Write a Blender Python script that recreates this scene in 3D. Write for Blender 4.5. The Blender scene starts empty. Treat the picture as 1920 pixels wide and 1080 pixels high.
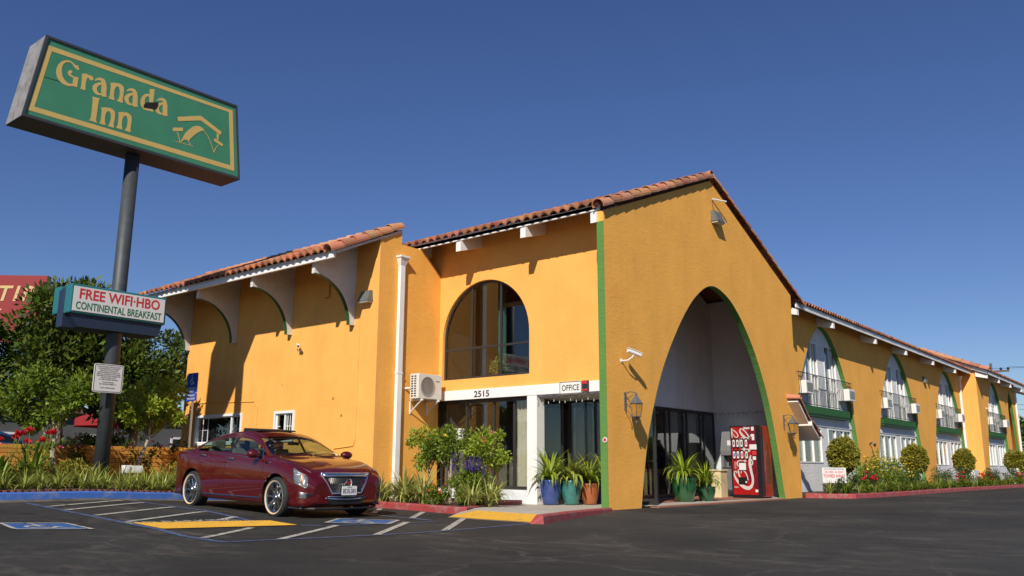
import bpy, bmesh, math, random
import numpy as np
from mathutils import Vector, Matrix
from mathutils.geometry import tessellate_polygon
R = math.radians
rnd = random.Random(7)
npr = np.random.RandomState(11)
C = bpy.data.collections.new("scene"); bpy.context.scene.collection.children.link(C)
SC = bpy.context.scene

# ------------------------------------------------------------------ camera
cam_d = bpy.data.cameras.new("camera"); cam = bpy.data.objects.new("camera", cam_d); C.objects.link(cam)
cam_d.sensor_width = 36.0; cam_d.lens = 1591.343 / 1920 * 36.0
cam_d.clip_start = 0.1; cam_d.clip_end = 3000
_yaw, _pit, _rol = R(-39.29718), R(11.97423), R(0.21577)
_f = Vector((math.sin(_yaw), math.cos(_yaw), 0)); _r = Vector((math.cos(_yaw), -math.sin(_yaw), 0)); _u = Vector((0, 0, 1))
_f2 = _f * math.cos(_pit) + _u * math.sin(_pit); _u2 = _u * math.cos(_pit) - _f * math.sin(_pit)
_r3 = _r * math.cos(_rol) + _u2 * math.sin(_rol); _u3 = _u2 * math.cos(_rol) - _r * math.sin(_rol)
_m = Matrix((_r3, _u3, -_f2)).transposed().to_4x4(); _m.translation = Vector((10.1405, -15.6609, 0.87))
cam.matrix_world = _m
SC.camera = cam

# ------------------------------------------------------------------ world, sun, exposure
SUN = Vector((-0.48, 1.0, -0.83)).normalized()          # direction the sunlight travels
w = bpy.data.worlds.new("World"); SC.world = w; w.use_nodes = True
nt = w.node_tree; nt.nodes.clear()
wo = nt.nodes.new('ShaderNodeOutputWorld'); bg = nt.nodes.new('ShaderNodeBackground'); sk = nt.nodes.new('ShaderNodeTexSky')
sk.sky_type = 'NISHITA'; sk.sun_disc = False
sk.sun_elevation = math.asin(-SUN.z); sk.sun_rotation = math.atan2(-SUN.x, -SUN.y)
sk.air_density = 1.0; sk.dust_density = 0.0; sk.ozone_density = 6.0; sk.altitude = 50
bg.inputs['Strength'].default_value = 0.072
hs = nt.nodes.new('ShaderNodeHueSaturation'); hs.inputs['Hue'].default_value = .514; hs.inputs['Saturation'].default_value = 1.08
nt.links.new(sk.outputs[0], hs.inputs['Color']); nt.links.new(hs.outputs[0], bg.inputs[0]); nt.links.new(bg.outputs[0], wo.inputs[0])
sd = bpy.data.lights.new("sun", 'SUN'); sd.energy = 4.6; sd.angle = R(0.53); sd.color = (1.0, 0.93, 0.82)
so = bpy.data.objects.new("sun", sd); C.objects.link(so); so.rotation_euler = SUN.to_track_quat('-Z', 'Y').to_euler()
SC.view_settings.view_transform = 'Standard'; SC.view_settings.look = 'None'; SC.view_settings.exposure = 0.18; SC.view_settings.gamma = 1
SC.render.engine = 'CYCLES'; SC.cycles.max_bounces = 8; SC.cycles.transparent_max_bounces = 16

# ------------------------------------------------------------------ helpers
def tag(o, label=None, cat=None, group=None, kind=None):
    if label: o['label'] = label
    if cat: o['category'] = cat
    if group: o['group'] = group
    if kind: o['kind'] = kind
    return o
def thing(name, label, cat, loc=(0, 0, 0), rz=0, group=None):
    o = bpy.data.objects.new(name, None); C.objects.link(o); o.empty_display_size = .1
    o.location = loc; o.rotation_euler = (0, 0, rz); tag(o, label, cat, group); return o
def copy_tree(o, parent=None):
    c = o.copy(); C.objects.link(c)
    if parent: c.parent = parent
    for ch in list(o.children): copy_tree(ch, c)
    return c
class MB:
    def __init__(s): s.v = []; s.f = []; s.m = []; s.cm = 0
    def add(s, vs, fs):
        n = len(s.v); s.v += [tuple(p) for p in vs]; s.f += [tuple(i + n for i in f) for f in fs]; s.m += [s.cm] * len(fs); return s
    def poly(s, pts): return s.add(pts, [tuple(range(len(pts)))])
    def hexa(s, p):   # 8 corners: bottom ring 0-3, top ring 4-7
        return s.add(p, [(3, 2, 1, 0), (4, 5, 6, 7), (0, 1, 5, 4), (1, 2, 6, 5), (2, 3, 7, 6), (3, 0, 4, 7)])
    def box(s, a, b):
        x0, y0, z0 = a; x1, y1, z1 = b
        if x0 > x1: x0, x1 = x1, x0
        if y0 > y1: y0, y1 = y1, y0
        if z0 > z1: z0, z1 = z1, z0
        return s.hexa([(x0, y0, z0), (x1, y0, z0), (x1, y1, z0), (x0, y1, z0), (x0, y0, z1), (x1, y0, z1), (x1, y1, z1), (x0, y1, z1)])
    def bbox(s, a, b, r=.01):   # chamfered box
        x0, x1 = sorted((a[0], b[0])); y0, y1 = sorted((a[1], b[1])); z0, z1 = sorted((a[2], b[2]))
        r = min(r, (x1 - x0) * .45, (y1 - y0) * .45, (z1 - z0) * .45)
        bm = bmesh.new(); bmesh.ops.create_cube(bm, size=1)
        for v in bm.verts: v.co = Vector((x0 + (v.co.x + .5) * (x1 - x0), y0 + (v.co.y + .5) * (y1 - y0), z0 + (v.co.z + .5) * (z1 - z0)))
        bmesh.ops.bevel(bm, geom=bm.edges[:], offset=r, segments=2, profile=.5, affect='EDGES')
        bm.verts.index_update(); s.add([v.co[:] for v in bm.verts], [[v.index for v in f.verts] for f in bm.faces]); bm.free(); return s
    def obox(s, c, ax, ay, az):   # oriented box: centre, half-axis vectors
        c, ax, ay, az = map(Vector, (c, ax, ay, az))
        return s.hexa([c - ax - ay - az, c + ax - ay - az, c + ax + ay - az, c - ax + ay - az, c - ax - ay + az, c + ax - ay + az, c + ax + ay + az, c - ax + ay + az])
    def tube(s, pts, r, n=8, cap=True):
        pts = [Vector(p) for p in pts]; rs = r if hasattr(r, '__len__') else [r] * len(pts)
        t0 = (pts[1] - pts[0]).normalized(); up = Vector((0, 0, 1)) if abs(t0.z) < .9 else Vector((1, 0, 0))
        a = t0.cross(up).normalized(); vs = []
        for i, p in enumerate(pts):
            t = (pts[min(i + 1, len(pts) - 1)] - pts[max(i - 1, 0)]).normalized()
            a = (a - t * a.dot(t)).normalized(); b = t.cross(a)
            for k in range(n):
                q = 2 * math.pi * k / n; vs.append(p + (a * math.cos(q) + b * math.sin(q)) * rs[i])
        fs = [(i * n + k, i * n + (k + 1) % n, (i + 1) * n + (k + 1) % n, (i + 1) * n + k) for i in range(len(pts) - 1) for k in range(n)]
        if cap: fs += [tuple(range(n - 1, -1, -1)), tuple((len(pts) - 1) * n + k for k in range(n))]
        return s.add(vs, fs)
    def lathe(s, prof, c=(0, 0, 0), n=24, axis='z'):
        vs = []
        for r_, h in prof:
            for k in range(n):
                q = 2 * math.pi * k / n; x, y = r_ * math.cos(q), r_ * math.sin(q)
                p = (x, y, h) if axis == 'z' else ((x, h, y) if axis == 'y' else (h, x, y))
                vs.append((p[0] + c[0], p[1] + c[1], p[2] + c[2]))
        fs = [(i * n + k, i * n + (k + 1) % n, (i + 1) * n + (k + 1) % n, (i + 1) * n + k) for i in range(len(prof) - 1) for k in range(n)]
        return s.add(vs, fs)
    def prism(s, loops, axis, a, b, cap0=True, cap1=True, sides=True):
        """loops: [outer, hole...] of 2-D points; extruded along axis from a to b."""
        def P(p, h): return (h, p[0], p[1]) if axis == 'x' else ((p[0], h, p[1]) if axis == 'y' else (p[0], p[1], h))
        flat = [p for l in loops for p in l]
        tris = tessellate_polygon([[Vector((p[0], p[1], 0)) for p in l] for l in loops])
        if cap0: s.add([P(p, a) for p in flat], [tuple(t) for t in tris])
        if cap1: s.add([P(p, b) for p in flat], [tuple(reversed(t)) for t in tris])
        if sides:
            for l in loops:
                n = len(l); s.add([P(p, a) for p in l] + [P(p, b) for p in l], [(i, (i + 1) % n, n + (i + 1) % n, n + i) for i in range(n)])
        return s
    def build(s, name, mats, parent=None, smooth=False, fixn=True):
        me = bpy.data.meshes.new(name); me.from_pydata(s.v, [], s.f)
        mats = mats if isinstance(mats, (list, tuple)) else [mats]
        for m in mats: me.materials.append(m)
        if len(mats) > 1: me.polygons.foreach_set('material_index', s.m)
        if smooth: me.polygons.foreach_set('use_smooth', [True] * len(me.polygons))
        me.validate(); 
        if fixn and len(s.f) < 20000:
            bm = bmesh.new(); bm.from_mesh(me); bmesh.ops.recalc_face_normals(bm, faces=bm.faces); bm.to_mesh(me); bm.free()
        me.update()
        o = bpy.data.objects.new(name, me); C.objects.link(o)
        if parent: o.parent = parent
        return o
def ribbon(pts, w):
    """closed outline of a polyline of varying width (2-D)."""
    ws = w if hasattr(w, '__len__') else [w] * len(pts); L = []; Rr = []
    for i, p in enumerate(pts):
        a = pts[max(i - 1, 0)]; b = pts[min(i + 1, len(pts) - 1)]
        dx, dy = b[0] - a[0], b[1] - a[1]; l = math.hypot(dx, dy) or 1; nx, ny = -dy / l, dx / l
        L.append((p[0] + nx * ws[i] / 2, p[1] + ny * ws[i] / 2)); Rr.append((p[0] - nx * ws[i] / 2, p[1] - ny * ws[i] / 2))
    return L, Rr
def ribbon_faces(mb, pts, w, fn):
    L, Rr = ribbon(pts, w)
    n = len(L); mb.add([fn(*p) for p in L] + [fn(*p) for p in Rr], [(i, i + 1, n + i + 1, n + i) for i in range(n - 1)])
def arcpts(cx, cy, r, a0, a1, n=12): return [(cx + r * math.cos(R(a0 + (a1 - a0) * i / n)), cy + r * math.sin(R(a0 + (a1 - a0) * i / n))) for i in range(n + 1)]
def text_mesh(mb, s, height, origin, right, up, width=None, bold=0.0, align='CENTER', spacing=1.0):
    """lays Blender's built-in lettering flat on a plane into mb."""
    cu = bpy.data.curves.new('t', 'FONT'); cu.body = s; cu.size = 1; cu.offset = bold; cu.resolution_u = 3; cu.space_character = spacing
    ob = bpy.data.objects.new('t', cu); C.objects.link(ob)
    me = ob.to_mesh(); vs = [v.co.copy() for v in me.vertices]; fs = [tuple(p.vertices) for p in me.polygons]
    ob.to_mesh_clear(); bpy.data.objects.remove(ob); bpy.data.curves.remove(cu)
    if not vs: return
    x0 = min(v.x for v in vs); x1 = max(v.x for v in vs); y1 = .70; y0 = 0
    sy = height / (y1 - y0); sx = sy if width is None else width / (x1 - x0)
    ox = {'CENTER': (x0 + x1) / 2, 'LEFT': x0, 'RIGHT': x1}[align]
    o, r_, u_ = Vector(origin), Vector(right).normalized(), Vector(up).normalized()
    mb.add([o + r_ * (v.x - ox) * sx + u_ * (v.y - .35) * sy for v in vs], fs)

# ------------------------------------------------------------------ materials
MAT = {}
def mat(name, color, rough=.6, metal=0, bump=(), var=None, coat=0, spec=.5, emit=None, rand=0, trans=0, noisecol=None):
    """bump: list of (scale, strength, detail); var: (scale, amount); noisecol: (scale, other colour, lo, hi)"""
    m = bpy.data.materials.new(name); m.use_nodes = True; nt = m.node_tree; N = nt.nodes; L = nt.links
    b = N['Principled BSDF']; c = (*color, 1)
    b.inputs['Base Color'].default_value = c; b.inputs['Roughness'].default_value = rough; b.inputs['Metallic'].default_value = metal
    b.inputs['Specular IOR Level'].default_value = spec
    if coat: b.inputs['Coat Weight'].default_value = coat; b.inputs['Coat Roughness'].default_value = .03
    tc = N.new('ShaderNodeTexCoord'); col = None
    if noisecol:
        sc, c2, lo, hi = noisecol; n = N.new('ShaderNodeTexNoise'); n.inputs['Scale'].default_value = sc; n.inputs['Detail'].default_value = 6; n.inputs['Roughness'].default_value = .65
        L.new(tc.outputs['Object'], n.inputs['Vector']); mr = N.new('ShaderNodeMapRange'); mr.inputs[1].default_value = lo; mr.inputs[2].default_value = hi
        L.new(n.outputs['Fac'], mr.inputs[0]); mx = N.new('ShaderNodeMix'); mx.data_type = 'RGBA'; mx.inputs[6].default_value = c; mx.inputs[7].default_value = (*c2, 1)
        L.new(mr.outputs[0], mx.inputs[0]); col = mx.outputs[2]
    if rand:
        g = N.new('ShaderNodeNewGeometry'); hs = N.new('ShaderNodeHueSaturation')
        if col: L.new(col, hs.inputs['Color'])
        else: hs.inputs['Color'].default_value = c
        mr = N.new('ShaderNodeMapRange'); mr.inputs[3].default_value = 1 - rand; mr.inputs[4].default_value = 1 + rand
        L.new(g.outputs['Random Per Island'], mr.inputs[0]); L.new(mr.outputs[0], hs.inputs['Value'])
        mr2 = N.new('ShaderNodeMapRange'); mr2.inputs[3].default_value = .5 - rand * .045; mr2.inputs[4].default_value = .5 + rand * .045
        m1 = N.new('ShaderNodeMath'); m1.operation = 'MULTIPLY'; m1.inputs[1].default_value = 7.13; m2 = N.new('ShaderNodeMath'); m2.operation = 'FRACT'
        L.new(g.outputs['Random Per Island'], m1.inputs[0]); L.new(m1.outputs[0], m2.inputs[0]); L.new(m2.outputs[0], mr2.inputs[0]); L.new(mr2.outputs[0], hs.inputs['Hue'])
        col = hs.outputs[0]
    if var:
        n = N.new('ShaderNodeTexNoise'); n.inputs['Scale'].default_value = var[0]; n.inputs['Detail'].default_value = 7; n.inputs['Roughness'].default_value = .6
        L.new(tc.outputs['Object'], n.inputs['Vector']); mr = N.new('ShaderNodeMapRange'); mr.inputs[1].default_value = .3; mr.inputs[2].default_value = .7
        mr.inputs[3].default_value = 1 - var[1]; mr.inputs[4].default_value = 1 + var[1]; L.new(n.outputs['Fac'], mr.inputs[0])
        hs = N.new('ShaderNodeHueSaturation'); L.new(mr.outputs[0], hs.inputs['Value'])
        if col: L.new(col, hs.inputs['Color'])
        else: hs.inputs['Color'].default_value = c
        col = hs.outputs[0]
    if col: L.new(col, b.inputs['Base Color'])
    prev = None
    for sc, st, de in bump:
        n = N.new('ShaderNodeTexNoise'); n.inputs['Scale'].default_value = sc; n.inputs['Detail'].default_value = de
        L.new(tc.outputs['Object'], n.inputs['Vector'])
        bp = N.new('ShaderNodeBump'); bp.inputs['Strength'].default_value = 1; bp.inputs['Distance'].default_value = st
        L.new(n.outputs['Fac'], bp.inputs['Height'])
        if prev: L.new(prev, bp.inputs['Normal'])
        prev = bp.outputs[0]
    if prev: L.new(prev, b.inputs['Normal'])
    if trans:
        out = N['Material Output']; tl = N.new('ShaderNodeBsdfTranslucent'); ms = N.new('ShaderNodeMixShader'); ms.inputs[0].default_value = trans
        if col: L.new(col, tl.inputs[0])
        else: tl.inputs[0].default_value = c
        L.new(b.outputs[0], ms.inputs[1]); L.new(tl.outputs[0], ms.inputs[2]); L.new(ms.outputs[0], out.inputs[0])
    MAT[name] = m; return m
def glass(name, tint, mix, rough=.02):
    m = bpy.data.materials.new(name); m.use_nodes = True; nt = m.node_tree; N = nt.nodes; L = nt.links; N.clear()
    out = N.new('ShaderNodeOutputMaterial'); t = N.new('ShaderNodeBsdfTransparent'); t.inputs[0].default_value = (*tint, 1)
    g = N.new('ShaderNodeBsdfGlossy'); g.inputs['Roughness'].default_value = rough; g.inputs[0].default_value = (.95, .97, 1, 1)
    fr = N.new('ShaderNodeFresnel'); ge = N.new('ShaderNodeNewGeometry'); mr = N.new('ShaderNodeMapRange'); mr.inputs[3].default_value = mix; mr.inputs[4].default_value = 1 / mix; L.new(ge.outputs['Backfacing'], mr.inputs[0]); L.new(mr.outputs[0], fr.inputs[0]); ms = N.new('ShaderNodeMixShader')
    L.new(fr.outputs[0], ms.inputs[0]); L.new(t.outputs[0], ms.inputs[1]); L.new(g.outputs[0], ms.inputs[2]); L.new(ms.outputs[0], out.inputs[0]); MAT[name] = m; return m

def stucco(name, color, trowel=1.0):
    """painted stucco: fine grain plus long shallow trowel ridges, faint weather streaks"""
    m = mat(name, color, rough=.82, spec=.25, var=(1.1, .07), bump=[(60, .004, 4)]); nt = m.node_tree; N = nt.nodes; L = nt.links
    b = N['Principled BSDF']; tc = N.new('ShaderNodeTexCoord'); old = b.inputs['Normal'].links[0].from_socket
    csrc = b.inputs['Base Color'].links[0].from_socket       # rain streaks and grime, a stain pattern of its own
    ms_ = N.new('ShaderNodeMapping'); ms_.inputs['Scale'].default_value = (2.2, 2.2, .25); L.new(tc.outputs['Object'], ms_.inputs[0])
    ns_ = N.new('ShaderNodeTexNoise'); ns_.inputs['Scale'].default_value = 1.5; ns_.inputs['Detail'].default_value = 7; ns_.inputs['Roughness'].default_value = .7; L.new(ms_.outputs[0], ns_.inputs['Vector'])
    mr_ = N.new('ShaderNodeMapRange'); mr_.inputs[1].default_value = .50; mr_.inputs[2].default_value = .75; mr_.inputs[4].default_value = .24; L.new(ns_.outputs['Fac'], mr_.inputs[0])
    mx_ = N.new('ShaderNodeMix'); mx_.data_type = 'RGBA'; L.new(mr_.outputs[0], mx_.inputs[0]); L.new(csrc, mx_.inputs[6]); mx_.inputs[7].default_value = (color[0] * .62, color[1] * .60, color[2] * .6, 1); L.new(mx_.outputs[2], b.inputs['Base Color'])
    mp = N.new('ShaderNodeMapping'); mp.inputs['Rotation'].default_value = (.5, .35, .4); mp.inputs['Scale'].default_value = (1.0, 1.0, 2.4)
    n = N.new('ShaderNodeTexNoise'); n.inputs['Scale'].default_value = 3.2; n.inputs['Detail'].default_value = 5; n.inputs['Distortion'].default_value = 1.6
    L.new(tc.outputs['Object'], mp.inputs['Vector']); L.new(mp.outputs[0], n.inputs['Vector'])
    rp = N.new('ShaderNodeValToRGB'); rp.color_ramp.elements[0].position = .46; rp.color_ramp.elements[1].position = .60; L.new(n.outputs['Fac'], rp.inputs[0])
    bp = N.new('ShaderNodeBump'); bp.inputs['Distance'].default_value = .010 * trowel; bp.inputs['Strength'].default_value = .8
    L.new(rp.outputs[0], bp.inputs['Height']); L.new(old, bp.inputs['Normal'])
    n2 = N.new('ShaderNodeTexNoise'); n2.inputs['Scale'].default_value = 14; n2.inputs['Detail'].default_value = 3
    L.new(tc.outputs['Object'], n2.inputs['Vector'])
    b2 = N.new('ShaderNodeBump'); b2.inputs['Distance'].default_value = .008 * trowel; L.new(n2.outputs['Fac'], b2.inputs['Height']); L.new(bp.outputs[0], b2.inputs['Normal'])
    L.new(b2.outputs[0], b.inputs['Normal']); return m
stucco('orange_stucco', (.87, .42, .098), .12); stucco('rough_orange_stucco', (.88, .43, .085), .18)
stucco('white_stucco', (.76, .75, .75), .4); stucco('grey_stucco', (.70, .74, .76), .4); stucco('bracket_white', (.66, .64, .62), .4)
stucco('green_stucco', (.105, .235, .055), .4)
mat('white_paint', (.80, .79, .77), .5, var=(3, .05), bump=[(30, .002, 3)])
mat('green_paint', (.020, .085, .018), .5, var=(3, .1))
mat('tile', (.43, .150, .068), .75, rand=.38, noisecol=(2.2, (.34, .17, .10), .4, .65), bump=[(25, .004, 5)], spec=.3)
mat('verge_tile', (.50, .20, .10), .72, rand=.3, noisecol=(3, (.46, .26, .15), .4, .6), bump=[(25, .004, 5)], spec=.3)
mat('tile_dark', (.16, .07, .04), .8)
mat('dark_frame', (.045, .043, .042), .35, metal=.3)
mat('white_frame', (.78, .78, .76), .4)
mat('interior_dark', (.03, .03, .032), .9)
mat('room_wall', (.12, .11, .10), .9)
mat('curtain', (.62, .58, .46), .85, trans=.15, var=(8, .08))
mat('curtain_grey', (.42, .42, .38), .85, trans=.1, var=(8, .12))
glass('window_glass', (.80, .82, .80), 1.9); glass('office_glass', (.82, .84, .82), 1.7); glass('clear_glass', (.93, .95, .93), 1.7); glass('car_glass', (.58, .70, .66), 1.75)
mat('black_metal', (.02, .02, .022), .4, metal=.4)
mat('galvanised', (.45, .46, .46), .45, metal=.7)
mat('plastic_white', (.76, .75, .71), .45)
mat('beige_metal', (.68, .65, .57), .45, var=(5, .05))
mat('dark_hole', (.008, .008, .008), .8)
mat('rim_metal', (.58, .57, .55), .20, metal=1, bump=[(6, .004, 2)]); mat('chrome', (.85, .85, .86), .08, metal=1); mat('chrome_dull', (.6, .6, .62), .22, metal=1)
mat('black_text', (.015, .015, .015), .5); mat('red_text', (.55, .03, .03), .5); mat('green_text', (.02, .17, .08), .5)
# asphalt: dark aggregate with patches, faint tyre scuffs and hairline cracks
def asphalt():
    m = bpy.data.materials.new('asphalt'); m.use_nodes = True; nt = m.node_tree; N = nt.nodes; L = nt.links; b = N['Principled BSDF']
    tc = N.new('ShaderNodeTexCoord')
    def noise(s, d, r_=.6, dist=0, sc=(1, 1, 1)):
        mp = N.new('ShaderNodeMapping'); mp.inputs['Scale'].default_value = sc; L.new(tc.outputs['Object'], mp.inputs[0])
        n = N.new('ShaderNodeTexNoise'); n.inputs['Scale'].default_value = s; n.inputs['Detail'].default_value = d; n.inputs['Roughness'].default_value = r_; n.inputs['Distortion'].default_value = dist
        L.new(mp.outputs[0], n.inputs['Vector']); return n.outputs['Fac']
    def ramp(x, a, b_, ca, cb):
        r_ = N.new('ShaderNodeValToRGB'); r_.color_ramp.elements[0].position = a; r_.color_ramp.elements[1].position = b_
        r_.color_ramp.elements[0].color = (*ca, 1); r_.color_ramp.elements[1].color = (*cb, 1); L.new(x, r_.inputs[0]); return r_.outputs[0]
    def mixc(f, a, b_, t='MIX'):
        x = N.new('ShaderNodeMix'); x.data_type = 'RGBA'; x.blend_type = t
        for i, s in ((0, f), (6, a), (7, b_)):
            if hasattr(s, 'links'): L.new(s, x.inputs[i])
            else: x.inputs[i].default_value = s
        return x.outputs[2]
    base = ramp(noise(.55, 8, .65), .38, .62, (.017, .0172, .0158), (.034, .0335, .030))
    grit = ramp(noise(160, 3, .6), .35, .75, (.6, .6, .6), (1.6, 1.6, 1.55))
    c = mixc(1.0, base, grit, 'MULTIPLY')
    speck = ramp(noise(75, 2, .5), .64, .70, (0, 0, 0), (1, 1, 1)); c = mixc(speck, c, (.16, .15, .14, 1))
    wn = N.new('ShaderNodeTexVoronoi'); wn.feature = 'DISTANCE_TO_EDGE'; wn.inputs['Scale'].default_value = .38
    mp = N.new('ShaderNodeMapping'); L.new(tc.outputs['Object'], mp.inputs[0]); nd = N.new('ShaderNodeTexNoise'); nd.inputs['Scale'].default_value = 1.2; nd.inputs['Detail'].default_value = 6
    L.new(mp.outputs[0], nd.inputs['Vector']); ad = N.new('ShaderNodeVectorMath'); ad.operation = 'ADD'; L.new(mp.outputs[0], ad.inputs[0]); L.new(nd.outputs['Color'], ad.inputs[1]); L.new(ad.outputs[0], wn.inputs['Vector'])
    crack = ramp(wn.outputs['Distance'], .0, .012, (1, 1, 1), (0, 0, 0)); mk = ramp(noise(.3, 3), .44, .52, (0, 0, 0), (1, 1, 1))
    c = mixc(mixc(1.0, crack, mk, 'MULTIPLY'), c, (.075, .070, .062, 1))
    scf = ramp(noise(3.0, 9, .8, .6, (.35, 1, 1)), .48, .62, (0, 0, 0), (1, 1, 1)); sm = ramp(noise(.35, 3), .48, .60, (0, 0, 0), (.8, .8, .8))
    c = mixc(mixc(1.0, scf, sm, 'MULTIPLY'), c, (.115, .10, .08, 1))
    oil = ramp(noise(1.1, 4, .5, .3), .61, .68, (0, 0, 0), (.7, .7, .7)); c = mixc(oil, c, (.012, .012, .012, 1))
    fade = ramp(noise(.16, 5, .6), .42, .6, (0, 0, 0), (.4, .4, .4)); c = mixc(fade, c, (.060, .057, .050, 1))
    L.new(c, b.inputs['Base Color']); b.inputs['Roughness'].default_value = .85; b.inputs['Specular IOR Level'].default_value = .3
    bp = N.new('ShaderNodeBump'); bp.inputs['Distance'].default_value = .004; L.new(noise(130, 3), bp.inputs['Height']); L.new(bp.outputs[0], b.inputs['Normal'])
    MAT['asphalt'] = m; return m
asphalt()
def worn(name, color, under=(.035, .034, .032), lo=.60, hi=.68, rough=.6, scale=9, bump=.001):
    return mat(name, color, rough, noisecol=(scale, under, lo, hi), bump=[(60, bump, 3)])
worn('paint_white', (.46, .44, .38), lo=.50, hi=.66); worn('paint_blue', (.085, .135, .27), lo=.44, hi=.66); worn('paint_blue_solid', (.03, .115, .34), lo=.54, hi=.68)
worn('kerb_blue', (.045, .135, .44), under=(.16, .22, .38), lo=.50, hi=.7, scale=4); worn('kerb_red', (.34, .05, .05), under=(.28, .17, .15), lo=.50, hi=.68, scale=6)
mat('gutter', (.16, .13, .09), .85, noisecol=(2.5, (.05, .047, .04), .42, .6))
mat('concrete', (.42, .38, .32), .85, var=(2.5, .12), bump=[(40, .003, 4)]); mat('terracotta_paving', (.30, .12, .07), .8, var=(6, .15), bump=[(30, .003, 3)])
mat('yellow_tactile', (.74, .40, .035), .6, noisecol=(7, (.42, .27, .08), .50, .72))
mat('soil', (.075, .045, .028), .95, var=(7, .3), bump=[(30, .03, 5)])
mat('leaf_dark', (.070, .105, .012), .50, rand=.7, trans=.25, spec=.3); mat('leaf_mid', (.14, .20, .018), .48, rand=.55, trans=.28, spec=.35)
mat('leaf_lime', (.27, .35, .028), .45, rand=.4, trans=.35); mat('leaf_strap', (.30, .34, .065), .42, rand=.4, trans=.28, spec=.5)
mat('leaf_yellow', (.27, .25, .025), .5, rand=.45, trans=.3); mat('leaf_hedge', (.05, .085, .014), .5, rand=.5, trans=.2)
mat('bark', (.16, .12, .09), .9, var=(12, .3), bump=[(20, .01, 4)]); mat('bark_pale', (.36, .30, .23), .9, var=(14, .3), bump=[(20, .01, 4)])
mat('flower_red', (.55, .015, .03), .5, rand=.3, trans=.3); mat('flower_orange', (.70, .09, .02), .5, rand=.3, trans=.3); mat('flower_purple', (.10, .05, .32), .5, rand=.3, trans=.3)
mat('flower_yellow', (.80, .60, .03), .5, rand=.2, trans=.3); mat('flower_white', (.8, .78, .7), .5, trans=.3); mat('flower_pink', (.5, .06, .16), .5, rand=.3, trans=.3)

# ------------------------------------------------------------------ ground
def G(x, y):
    return .036 * (math.log1p(math.exp(min(40, -(x + .5) * 2))) / 2) * min(1.1, max(0, (-y - 1) / 6))
def Gc(x, y): return min(G(x, y), .5)
def ground():
    xs = sorted(set([-400, -250, -150, -90, -60, -45, -35, -28, -24, -20, -18, -16] + [-14.4 + .3 * i for i in range(86)] + [12, 13, 15, 18, 22, 30, 45, 70, 120, 250, 400]))
    ys = sorted(set([-400, -200, -100, -60, -40, -30, -25, -22] + [-20 + .3 * i for i in range(70)] + [2, 4, 8, 12, 18, 25, 35, 50, 70, 100, 160, 260, 400]))
    vs = [(x, y, Gc(max(x, -14.4), y)) for y in ys for x in xs]; n = len(xs)
    fs = [(j * n + i, j * n + i + 1, (j + 1) * n + i + 1, (j + 1) * n + i) for j in range(len(ys) - 1) for i in range(n - 1)]
    return tag(MB().add(vs, fs).build('ground', MAT['asphalt']), 'dark worn asphalt of the car park and driveway', kind='structure')
ground()
def strip(mb, a, b, wid, dz=.006, seg=.25):
    """flat painted line that follows the ground"""
    a, b = Vector(a), Vector(b); n = max(1, int((b - a).length / seg)); d = (b - a).normalized(); p = Vector((-d.y, d.x)) * wid / 2
    vs = []
    for i in range(n + 1):
        c = a + (b - a) * i / n
        for s in (p, -p): q = c + s; vs.append((q.x, q.y, Gc(q.x, q.y) + dz))
    mb.add(vs, [(2 * i, 2 * i + 1, 2 * i + 3, 2 * i + 2) for i in range(n)])
def sheet(mb, quad, dz, nu=8, nv=8):
    q = [Vector(p) for p in quad]; vs = []
    for j in range(nv + 1):
        for i in range(nu + 1):
            u, v = i / nu, j / nv; c = (q[0] * (1 - u) + q[1] * u) * (1 - v) + (q[3] * (1 - u) + q[2] * u) * v; vs.append((c.x, c.y, Gc(c.x, c.y) + dz))
    n = nu + 1; mb.add(vs, [(j * n + i, j * n + i + 1, (j + 1) * n + i + 1, (j + 1) * n + i) for j in range(nv) for i in range(nu)])
m = MB()
for a, b in (((-6.3, -9.12), (-5.86, -9.14)), ((-5.86, -9.14), (-1.17, -9.41)), ((-1.17, -9.41), (-.04, -9.66)), ((-.04, -9.66), (.95, -9.76)), ((.95, -9.76), (1.11, -9.15)), ((1.11, -9.15), (1.47, -7.83)), ((1.47, -7.83), (1.61, -6.7)), ((1.61, -6.7), (1.50, -4.7)),
             ((-6.6, -7.16), (-3.66, -7.20)), ((-3.66, -7.20), (-1.98, -7.57)), ((-1.98, -7.57), (-.87, -7.87)), ((-.62, -7.47), (-.28, -7.03)), ((-.28, -7.03), (.1, -5.2)), ((-.78, -5.0), (-.18, -5.14)), ((-2.6, -4.9), (-.18, -5.14))): strip(m, a, b, .10)
tag(m.build('parking_bay_lines', MAT['paint_blue']), 'worn blue lines marking the accessible bays', kind='structure')
m = MB()
for a, b in (((-4.62, -9.15), (-5.71, -7.25)), ((-3.5, -9.2), (-4.55, -7.3)), ((-2.35, -9.27), (-3.46, -7.34)), ((-1.98, -8.0), (-2.37, -7.45)), ((.28, -9.62), (-.66, -8.3)), ((1.11, -9.09), (-.28, -7.06)), ((1.47, -7.85), (-.11, -5.78)), ((1.60, -6.7), (-.17, -4.36)), ((-2.1, -4.72), (-3.26, -3.5)), ((-.78, -5.02), (-1.93, -3.60)), ((-5.4, -9.1), (-6.3, -7.4))): strip(m, a, b, .11, .010)
m2 = MB(); text_mesh(m2, 'NO PARKING', .30, (-2.02, -8.55, 0), (.18, 1, 0), (-1, .1, 0), width=1.65, bold=.015)
m.add([(x, y, Gc(x, y) + .010) for x, y, z in m2.v], m2.f)
tag(m.build('hatch_lines', MAT['paint_white']), 'worn white hatch lines and lettering on the asphalt', kind='structure')
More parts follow.
